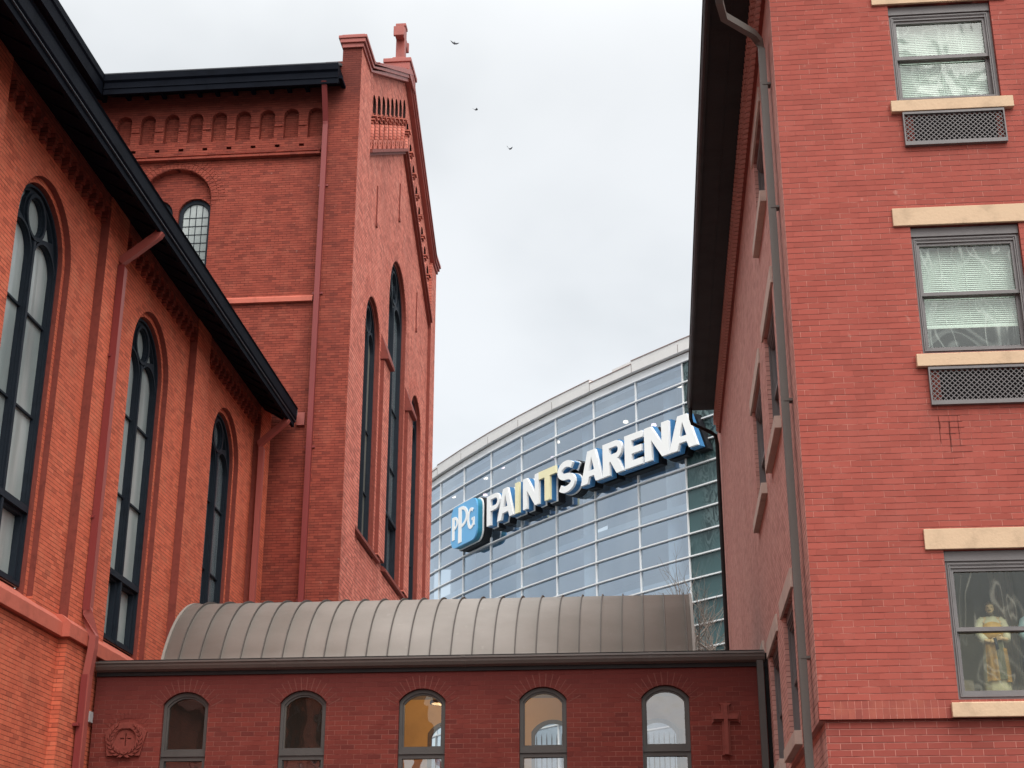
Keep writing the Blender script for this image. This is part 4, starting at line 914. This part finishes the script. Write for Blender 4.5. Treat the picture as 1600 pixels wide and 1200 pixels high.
    def panel(x0, x1, z0_, z1_, y0, fold, k, ph=0.):
        cols = 13; rows = 12; vs = []
        for r_ in range(rows+1):
            f = r_/rows; z = z0_+(z1_-z0_)*f; row = []
            for c in range(cols+1):
                g = c/cols; xx = (x0+(x1-x0)*g)*(1.08-.2*f); bulge = -.205+.03*f-(.018*(1-f)); 
                yy = bulge*math.sqrt(max(.05, 1-(xx/.27)**2))+y0+fold*sin(k*g*2*pi+ph+f*2.2)
                row.append(bm.verts.new(P(xx, yy, z)))
            vs.append(row)
        for r_ in range(rows):
            for c in range(cols): bm.faces.new((vs[r_][c], vs[r_][c+1], vs[r_+1][c+1], vs[r_+1][c]))
    panel(-.19, .0, .28, 1.02, -.025, .014, 1.8); panel(.12, .215, .26, .86, -.02, .01, 1.1)
    bmesh.ops.solidify(bm, geom=bm.faces[:], thickness=.012*s)
    child('skirt_panel', bm, mats['apron'])
    bm = bmesh.new(); loft(bm, S_([ring(0, -.0, 1.02, .188, .165, 28), ring(0, .0, 1.2, .196, .165, 28), ring(0, .015, 1.31, .175, .148, 28), ring(0, .02, 1.345, .15, .128, 28)])); child('bodice', bm, mats['apron'])
    bm = bmesh.new(); panel(-.01, .125, .3, 1.0, -.03, .012, 1.4, 1.); bmesh.ops.solidify(bm, geom=bm.faces[:], thickness=.012*s); child('skirt_panel', bm, mats['olive'])
    bm = bmesh.new(); eyes_mesh(bm, 0, -.01*s, 1.60*s, s*1.02, turn); child('eyes', bm, M['iron'])
    # hair and beard (or veil)
    bm = bmesh.new(); tm = Matrix.Translation(P(0, -.01, 1.60)) @ Matrix.Rotation(turn, 4, 'Z') @ Matrix.Scale(s*1.02, 4)
    rg = []
    for z, a, b_, o_ in ((-.05, .062, .05, .035), (0, .073, .066, .026), (.045, .076, .080, .020), (.06, .077, .094, .006), (.085, .068, .085, .006), (.108, .048, .06, .008), (.123, .016, .02, .008)):
        rg.append([(a*cos(t), b_*sin(t)+o_, z) for t in [2*pi*i/18 for i in range(18)]])
    loft(bm, rg)
    if beard:
        for q in range(9):
            a = R(-150+q*15); bmesh.ops.create_uvsphere(bm, u_segments=8, v_segments=6, radius=1., matrix=Matrix.Translation((.052*cos(a), .062*sin(a)-.012, -.092-.022*sin((q)/8*pi))) @ Matrix.Diagonal((.016, .016, .028, 1)))
        for sg in (-1, 1): bmesh.ops.create_uvsphere(bm, u_segments=8, v_segments=6, radius=1., matrix=Matrix.Translation((sg*.013, -.088, -.052)) @ Matrix.Diagonal((.016, .007, .005, 1)))
    bm.transform(tm); child('hair' if beard else 'veil_cap', bm, mats['hair'])
    if not beard:
        bm = bmesh.new(); rg = []
        for z, a, b_, o_ in ((1.22, .2, .15, .05), (1.4, .165, .125, .05), (1.5, .1, .09, .045), (1.58, .085, .085, .04), (1.66, .088, .09, .03), (1.71, .07, .07, .02), (1.735, .03, .03, .02)):
            rg.append([P(a*cos(t), b_*sin(t)+o_, z) for t in [R(-35)+R(250)*i/20 for i in range(21)]])
        rr_ = [[bm.verts.new(p) for p in r_] for r_ in rg]
        for i in range(len(rr_)-1):
            for j in range(20): bm.faces.new((rr_[i][j], rr_[i][j+1], rr_[i+1][j+1], rr_[i+1][j]))
        bmesh.ops.solidify(bm, geom=bm.faces[:], thickness=.01*s); child('veil', bm, mats['sleeve'])
    else:
        bm = bmesh.new(); sweep(bm, [P(-.02, -.25, 1.02), P(.0, -.255, .9), P(.01, -.25, .82)], rsec(.05*s, .02*s)); child('held_tool', bm, M['iron'])
    bm = bmesh.new(); loft(bm, S_([ring(0, -.01, -.01, .27, .24, 24), ring(0, -.01, .022, .26, .23, 24)])); child('plinth', bm, mats['tunic'])
    root.rotation_euler = (0, 0, 0)
    return root
bm = B(); box(bm, 2.9, 6.2, YF+.22, YF+1.0, 4.11, 4.42); obj('window_ledge', bm, M['room'], rb)
statue('statue', 'painted statue of a bearded man in ochre apron over cream robe', 3.79, YF+.58, 4.43, 1.09, dict(skin=M['skin'], tunic=M['cream'], sleeve=M['cream'], apron=M['ochre'], olive=M['olive'], hair=M['hair']), True, R(-12))
statue('statue', 'painted statue in pale blue robe and cream veil, cut off by the picture edge', 4.28, YF+.60, 4.43, 1.10, dict(skin=M['skin'], tunic=M['paleblue'], sleeve=M['paleblue'], apron=M['paleblue'], olive=M['cream'], hair=M['cream']), False, R(10))

# ================================================================== ARENA
arena = thing('glass_arena', 'distant arena with curved blue grey glass front and pale parapet', 'arena', (-5, 85, 0))
NB, LP = 7, 3.42
def bay_angle(i): return R(-57.5+(11./6)*i)          # bay i = 0..6 measured, others follow the same curve
ptsA = {7: Vector((1.84, 71.21))}
for i in range(6, -8, -1): a = bay_angle(i); ptsA[i] = ptsA[i+1]-LP*Vector((cos(a), sin(a)))
for i in range(8, 15): a = bay_angle(i-1); ptsA[i] = ptsA[i-1]+LP*Vector((cos(a), sin(a)))
I0, I1 = -7, 14
def frame_at(s):       # distance along the front, 0 at knot 0
    i = max(I0, min(I1-1, int(math.floor(s/LP)))); a, b = ptsA[i], ptsA[i+1]; tt = (b-a).normalized(); return a+tt*(s-i*LP), tt, Vector((tt.y, -tt.x))
def strip(bm, i0, i1, o0, o1, z0, z1):
    """curved band following the front, from offset o0 to o1 outwards"""
    rows = []
    for i in range(i0, i1+1):
        p, q = ptsA[i], None
        ta = (ptsA[min(i+1, I1)]-ptsA[max(i-1, I0)]).normalized(); n = Vector((ta.y, -ta.x))
        rows.append([bm.verts.new((p.x+n.x*o, p.y+n.y*o, z)) for o, z in ((o0, z0), (o1, z0), (o1, z1), (o0, z1))])
    for a, b in zip(rows, rows[1:]):
        for k in range(4): bm.faces.new((a[k], a[(k+1) % 4], b[(k+1) % 4], b[k]))
    bm.faces.new(rows[0]); bm.faces.new(rows[-1])
ZT, RH = 30.0, 1.108; NR = 22
bm = B()
for r_ in range(NR+1): strip(bm, I0, I1, -.03, .14, ZT-r_*RH-.04, ZT-r_*RH+.025)
obj('transom', bm, M['white'], arena)
bm = B()
for i in range(I0, I1+1):
    p = ptsA[i]; ta = (ptsA[min(i+1, I1)]-ptsA[max(i-1, I0)]).normalized(); n = Vector((ta.y, -ta.x))
    c_ = [p+ta*s*.028+n*o for s, o in ((-1, -.06), (1, -.06), (1, .08), (-1, .08))]
    a_ = [bm.verts.new((q.x, q.y, ZT-NR*RH)) for q in c_]; b_ = [bm.verts.new((q.x, q.y, ZT)) for q in c_]
    for k in range(4): bm.faces.new((a_[k], a_[(k+1) % 4], b_[(k+1) % 4], b_[k]))
obj('mullion', bm, M['white'], arena)
for i in range(I0, I1):
    bm = B(); a, b = ptsA[i], ptsA[i+1]
    for r_ in range(NR):
        z0, z1 = ZT-(r_+1)*RH, ZT-r_*RH
        ti = random.uniform(-.004, .004)      # panes are never perfectly coplanar
        v = [bm.verts.new(p) for p in ((a.x, a.y, z0), (b.x, b.y, z0), (b.x+ti, b.y+ti, z1), (a.x-ti, a.y+ti, z1))]; bm.faces.new(v)
    obj('glazing', bm, M['gl_teal'] if i >= 7 else M['gl_arena'], arena, label='dark teal glazing bay' if i >= 7 else None)
# parapet
bm = B(); strip(bm, I0, I1, -.6, .06, ZT+.04, ZT+.40); obj('parapet', bm, M['white'], arena)
bm = B(); strip(bm, I0, I1, -.6, .02, ZT+.405, ZT+.46); obj('shadow_gap', bm, M['shadowgap'], arena)
for i in range(I0, I1):
    bm = B(); strip(bm, i, i+1, -.6, .30, ZT+.462, ZT+.90)
    if i not in (-1, 5): strip(bm, i, i+1, -.6, .30, ZT+.902, ZT+1.08)
    elif True:
        a, b = ptsA[i], ptsA[i+1]; tt = (b-a).normalized(); n = Vector((tt.y, -tt.x))
        for s0, s1 in ((.55, 1.),):
            q0, q1 = a+(b-a)*s0, b
            vs = [bm.verts.new((q.x+n.x*o, q.y+n.y*o, z)) for z in (ZT+.902, ZT+1.08) for q, o in ((q0, -.6), (q0, .3), (q1, .3), (q1, -.6))]
            for f in ((0, 1, 2, 3), (4, 5, 6, 7), (0, 1, 5, 4), (1, 2, 6, 5), (2, 3, 7, 6), (3, 0, 4, 7)): bm.faces.new([vs[k] for k in f])
    pp = obj('parapet_panel', bm, M['parapet'], arena)
    bm = B(); strip(bm, i, i+1, -.6, .335, ZT+1.082 if i not in (-1, 5) else ZT+.902, ZT+1.115 if i not in (-1, 5) else ZT+.935); obj('edge_trim', bm, M['parapet_edge'], pp)
    bm = B(); p = ptsA[i]; ta = (ptsA[i+1]-p).normalized(); n = Vector((ta.y, -ta.x))
    vs = [bm.verts.new((p.x+ta.x*s+n.x*.303, p.y+ta.y*s+n.y*.303, z)) for s, z in ((-.018, ZT+.465), (.018, ZT+.465), (.018, ZT+.89), (-.018, ZT+.89))]; bm.faces.new(vs)
    obj('joint', bm, M['shadowgap'], pp)
# interior: slabs, back wall, columns, downlights
bm = B()
for z in (22.95, 19.4, 13.8, 9.): strip(bm, I0, I1-1, -8., -.55, z-.32, z)
obj('floor_slab', bm, M['slab'], arena)
bm = B(); strip(bm, I0, I1-1, -1.0, -.5, 29.34, 29.6); obj('edge_beam', bm, M['slab'], arena)
for i in range(I0, I1-1):
    bm = B()
    zs = (0, 17.2, 18.9, 20.6, 22.3, 25.2, 26.9, 30.5) if i in (-2, -1, 1) else (0, 30.5)
    for z0, z1 in zip(zs[::2], zs[1::2]): strip(bm, i, i+1, -8.4, -8., z0, z1)
    obj('interior_wall', bm, M['arena_in'], arena)
for i in range(I0+1, I1-1, 2):
    p, tt, n = frame_at(i*LP+.85); bm = B(); c_ = p-n*1.6
    sweep(bm, [(c_.x, c_.y, 0), (c_.x, c_.y, 30.58)], disc(.38, 16)); obj('column', bm, M['slab'], arena, smooth=True)
bm = B(); strip(bm, I0, I1-1, -9, -.6, 30.6, 30.9); obj('roof', bm, M['concrete'], arena)
# ceiling downlights (s along front, height seen)
k = 0
for s, z, dpt in ((3.55, 30.39, 2.5), (1.15, 30.34, 2.5), (-4.05, 30.5, 2.5), (1.1, 29.27, 2.5), (5.55, 29.1, 2.5), (10.05, 30.12, 2.5), (9.55, 29.31, 2.5), (14.0, 30.49, 2.5), (16.65, 29.44, 2.5), (19.0, 28.61, 2.5), (21.15, 30.19, 2.5)):
    p, tt, n = frame_at(s); c_ = p-n*dpt; bm = B()
    bmesh.ops.create_cone(bm, cap_ends=True, segments=14, radius1=.15, radius2=.13, depth=.1, matrix=Matrix.Translation((c_.x, c_.y, z)))
    obj('ceiling_light', bm, M['downlight'] if k % 3 else M['downlight2'], arena); k += 1
    bm = B(); sweep(bm, [(c_.x, c_.y, z+.04), (c_.x, c_.y, max(30.62, z+.1))], disc(.02, 5)); obj('light_stem', bm, M['arena_in'], arena)

# ---- the sign
sign = thing('arena_sign', 'large blue logo panel and white raised letters reading PPG PAINTS ARENA on glass front', 'sign', (-5, 82, 24.7))
def offs(lp, e):
    n = len(lp); ar = sum(lp[i][0]*lp[(i+1) % n][1]-lp[(i+1) % n][0]*lp[i][1] for i in range(n)); sg = 1 if ar > 0 else -1
    out = []
    for i in range(n):
        p0, p1, p2 = Vector(lp[i-1]), Vector(lp[i]), Vector(lp[(i+1) % n])
        a = (p1-p0).normalized(); b = (p2-p1).normalized(); na, nb = Vector((a.y, -a.x))*sg, Vector((b.y, -b.x))*sg
        mm = na+nb; L_ = mm.length
        if L_ < .3: mm = na; k_ = 1
        else: mm = mm/L_; k_ = min(1.6, 1/max(.35, mm.dot(na)))
        out.append(tuple(p1+mm*e*k_))
    return out
def stroke(pts, w, n=0):
    l, r_ = [], []
    for i, p in enumerate(pts):
        a = Vector(pts[max(0, i-1)]); b = Vector(pts[min(len(pts)-1, i+1)]); tt = (b-a).normalized(); nn = Vector((-tt.y, tt.x))
        q = Vector(p); l.append(tuple(q+nn*w/2)); r_.append(tuple(q-nn*w/2))
    return l+r_[::-1]
def gl_P(w, t, b=.46):
    r_ = (1-b)/2; cz = 1-r_; o = [(0, 0), (t, 0), (t, b)]+[(w-r_+r_*sin(a), cz-r_*cos(a)) for a in [pi*i/10 for i in range(11)]]+[(0, 1)]
    ri = r_-t*.62; h = [(t, b+t*.62)]+[(w-r_+ri*sin(a), cz-ri*cos(a)) for a in [pi*i/10 for i in range(11)]]+[(t, 1-t*.62)]
    return o, [h]
def gl_A(w, t):
    o = [(0, 0), (t, 0), (t+.075*w, .2), (w-t-.075*w, .2), (w-t, 0), (w, 0), (w/2+t*.56, 1), (w/2-t*.56, 1)]
    h = [(w*.5-.13*w, .38), (w*.5+.13*w, .38), (w*.5, .80)]
    return o, [h]
def gl_I(w, t): return [(0, 0), (w, 0), (w, 1), (0, 1)], []
def gl_N(w, t): return [(0, 0), (t, 0), (t, .60), (w-t, 0), (w, 0), (w, 1), (w-t, 1), (w-t, .40), (t, 1), (0, 1)], []
def gl_T(w, t): m_ = w/2; return [(m_-t/2, 0), (m_+t/2, 0), (m_+t/2, .76), (w, .76), (w, 1), (0, 1), (0, .76), (m_-t/2, .76)], []
def gl_E(w, t): a = t*.68; return [(0, 0), (w, 0), (w, a), (t, a), (t, .5-a/2), (w*.93, .5-a/2), (w*.93, .5+a/2), (t, .5+a/2), (t, 1-a), (w, 1-a), (w, 1), (0, 1)], []
def gl_R(w, t):
    b = .44; r_ = (1-b)/2; cz = 1-r_; W2 = w*.94
    o = [(0, 0), (t, 0), (t, b-.04), (t+.06, b-.04), (w-t*1.08, 0), (w, 0), (W2-r_*.75, b+.02)]+[(W2-r_+r_*sin(a), cz-r_*cos(a)) for a in [pi*(.12+.88*i/10) for i in range(11)]]+[(0, 1)]
    ri = r_-t*.6; h = [(t, b+t*.6)]+[(W2-r_+ri*sin(a), cz-ri*cos(a)) for a in [pi*i/10 for i in range(11)]]+[(t, 1-t*.6)]
    return o, [h]
def gl_S(w, t):
    c = []; tv = .2; ry = (1-tv)/4; rx = w/2-t/2
    for a in range(28, 271, 16): c.append((w/2+rx*.96*cos(R(a)), 1-tv/2-ry+ry*sin(R(a))))
    for a in range(74, -155, -16): c.append((w/2+rx*cos(R(a)), tv/2+ry+ry*sin(R(a))))
    return stroke(c, tv), []
H_, Z0 = 1.74, 25.04
def adj(s): return s+.36*(1-(s-7.6)/18.)
def letter(ch, s0, s1, t, face, bold):
    s0, s1 = adj(s0)-.14, adj(s1)-.14
    w = (s1-s0)/H_; fn_ = dict(P=gl_P, A=gl_A, I=gl_I, N=gl_N, T=gl_T, S=gl_S, R=gl_R, E=gl_E)[ch]
    o, hs_ = fn_(w, t); p, tt, n = frame_at((s0+s1)/2+.14)
    def mp(u, v, d): q = p+tt*(u*H_-(s1-s0)/2)+n*d; return (q.x, q.y, Z0+v*H_)
    bm = B(); solid(bm, o, hs_, mp, .86 if not bold else .84, 1.0)
    L_ = obj('letter', bm, face, sign, bevel=.012)
    bm = B(); solid(bm, offs(o, .01 if not bold else .035), [offs(h, -.01 if not bold else -.03) for h in hs_], mp, .56, .857 if not bold else .837, back=True); obj('letter_side', bm, M['signblue'], L_)
    if not bold: bm = B(); solid(bm, offs(o, .03), [offs(h, -.03) for h in hs_], mp, .47, .557, back=True); obj('letter_rim', bm, M['signwhite'], L_)
    bm = B(); solid(bm, offs(o, .06), [offs(h, -.03) for h in hs_], mp, .03, .43, back=True); obj('letter_backing', bm, M['signblack'], L_)
for ch, a, b, t_, f in (('P', 7.66, 9.12, .24, 'signwhite'), ('A', 8.84, 10.66, .25, 'signwhite'), ('I', 10.76, 11.16, .2, 'signyellow'), ('N', 11.58, 13.16, .22, 'signwhite'), ('T', 13.14, 14.72, .27, 'signyellow'), ('S', 14.82, 16.5, .25, 'signwhite')):
    letter(ch, a, b, t_, M[f], False)
for ch, a, b, t_ in (('A', 16.94, 18.72, .31), ('R', 18.78, 20.42, .29), ('E', 20.5, 21.84, .29), ('N', 21.98, 23.74, .28), ('A', 23.72, 25.64, .32)):
    letter(ch, a, b, t_, M['signwhite'], True)
# logo panel with lettering
s0, s1 = 3.45, 6.70; p, tt, n = frame_at(5.27); WL = s1-s0; HL = 2.5; ZL = 24.68
def mpl(u, v, d): q = p+tt*(u*WL-WL/2)+n*d; return (q.x, q.y, ZL+v*HL)
def rrect(e, r_=.17):
    o = []
    for cx, cy, a0 in ((1+e-r_, r_*1.35-e*1.4, -90), (1+e-r_, 1+e*1.4-r_*1.35, 0), (-e+r_, 1+e*1.4-r_*1.35, 90), (-e+r_, r_*1.35-e*1.4, 180)):
        for k_ in range(8): a = R(a0+90*k_/7); o.append((cx+r_*cos(a), cy+r_*1.35*sin(a)))
    return o
bm = B(); solid(bm, rrect(0), [], mpl, .9, 1.); lg = obj('logo_panel', bm, M['signcyan'], sign)
bm = B(); solid(bm, rrect(.0), [], mpl, .62, .898, back=True); obj('panel_side', bm, M['signteal'], lg)
bm = B(); solid(bm, rrect(.014), [], mpl, .54, .618, back=True); obj('panel_rim', bm, M['signwhite'], lg)
bm = B(); solid(bm, rrect(.025), [], mpl, .03, .5, back=True); obj('panel_backing', bm, M['signblack'], lg)
def glyph(o, hs_, x, y, sx_, sz_): 
    f = lambda q: (x+q[0]*sx_, y+q[1]*sz_)
    bm = B(); solid(bm, [f(q) for q in o], [[f(q) for q in h] for h in hs_], mpl, 1.002, 1.03); obj('logo_letter', bm, M['signwhite'], lg)
o, h = gl_P(.47, .2, .42); glyph(o, h, .055, .20, .50, .56)
o, h = gl_P(.43, .15, .40); glyph(o, h, .305, .07, .86, .86)
gc = [(.26+.20*cos(R(a)), .5+.40*sin(R(a))) for a in range(50, 311, 20)]+[(.44, .16), (.44, .46)]
o = stroke(gc, .135); glyph(o, [], .655, .25, .55, .55)
glyph([(.3, .40), (.5, .40), (.5, .50), (.3, .50)], [], .655, .25, .55, .55)
bm = B()
for s in (4.4, 6.1, 9.2, 12.4, 15.6, 18.6, 21.2, 24.4):
    for z in (25.45, 26.4):
        q, t2, n2_ = frame_at(s); box(bm, q.x-.06, q.x+.06, q.y-.3, q.y+.05, z-.05, z+.05)
    obj('mounting_arm', bm, M['signwhite'], sign); bm = B()
bm.free()

# ================================================================== bare tree and birds
def branch(bm, p, d, L, r_, lev, rnd):
    if L < .12 or r_ < .004: return
    n = 4; pts = [p.copy()]; q = p.copy(); dd = d.copy()
    for k in range(n):
        dd = (dd+Vector((rnd.uniform(-.16, .16), rnd.uniform(-.16, .16), rnd.uniform(-.05, .12)))).normalized(); q = q+dd*L/n; pts.append(q.copy())
    sweep(bm, pts, disc(r_, 6 if lev < 2 else 4), cap=False, scale=[1-.45*k/n for k in range(n+1)])
    m_ = 3 if lev < 2 else (4 if lev < 4 else 3)
    if lev >= 6: return
    for k in range(m_):
        f = rnd.uniform(.35, 1.); idx = min(n-1, int(f*n)); b = pts[idx]+(pts[idx+1]-pts[idx])*(f*n-idx)
        ax = Vector((rnd.uniform(-1, 1), rnd.uniform(-1, 1), rnd.uniform(-.3, .8))).normalized()
        nd = (dd*.75+ax*.75).normalized(); branch(bm, b, nd, L*rnd.uniform(.55, .78), r_*rnd.uniform(.42, .56), lev+1, rnd)
    branch(bm, pts[-1], dd, L*.7, r_*.55, lev+1, rnd)
tree = thing('bare_tree', 'leafless grey brown tree in front of the dark teal arena glass', 'tree', (3.5, 50, 0))
bm = B(); sweep(bm, [(3.5, 50, 0), (3.48, 50, 3), (3.4, 50, 6), (3.4, 50.1, 8.2)], disc(.2, 10), scale=[1.2, 1, .85, .7]); obj('trunk', bm, M['bark'], tree, smooth=True)
rnd = random.Random(5)
for k, dr in enumerate(((-.45, .1, .8), (.35, -.3, .9), (-.1, -.5, .8), (-.7, .2, .6), (.6, .3, .7))):
    bm = B(); branch(bm, Vector((3.4, 50.1, 7.6+.15*k)), Vector(dr).normalized(), 2.7, .10, 1, rnd); obj('branch', bm, M['bark'], tree)
def bird(x, y, z, span, head, lift, label):
    o = thing('flying_bird', label, 'bird', (x, y, z), 'birds flying in the overcast sky')
    bm = B(); L_ = span*.42
    loft(bm, [[(px_, a*cos(t_), a*sin(t_)) for t_ in [2*pi*i/8 for i in range(8)]] for px_, a in ((-L_*.55, .006), (-L_*.4, .03*span/.6), (-L_*.05, .055*span/.6), (L_*.25, .045*span/.6), (L_*.42, .03*span/.6), (L_*.55, .006))])
    v = [bm.verts.new(q) for q in ((-L_*.4, 0, .01), (-L_*.85, -.07, .0), (-L_*.85, .07, .0))]; bm.faces.new(v)
    me = bpy.data.meshes.new('body'); bm.to_mesh(me); bm.free(); me.materials.append(M['bird']); b_ = bpy.data.objects.new('body', me); COL.objects.link(b_); b_.parent = o
    for sg in (-1, 1):
        bm = B(); rows = []
        for f, c, sw in ((0, .17, 0), (.35, .17, .03), (.7, .11, -.03), (1, .02, -.12)):
            yy = sg*(.03+f*span/2); zz = lift*math.sin(f*1.9)*span*.5
            rows.append([bm.verts.new((q, yy, zz)) for q in (sw+c*.5, sw-c*.5)])
        for a, b2_ in zip(rows, rows[1:]): bm.faces.new((a[0], a[1], b2_[1], b2_[0]))
        bmesh.ops.solidify(bm, geom=bm.faces[:], thickness=.015)
        me = bpy.data.meshes.new('wing'); bm.to_mesh(me); bm.free(); me.materials.append(M['bird']); w_ = bpy.data.objects.new('wing', me); COL.objects.link(w_); w_.parent = o
    o.rotation_euler = (R(15), 0, head); return o
bird(-11.14, 80, 55.29, .52, R(100), .25, 'dark bird with spread wings, highest of the three, right of the gable cross')
bird(-9.78, 80, 50.47, .32, R(50), .5, 'dark bird in the middle of the three flying in the sky')
bird(-7.7, 80, 47.66, .32, R(85), .75, 'pale winged bird with raised wings, lowest of the three in the sky')
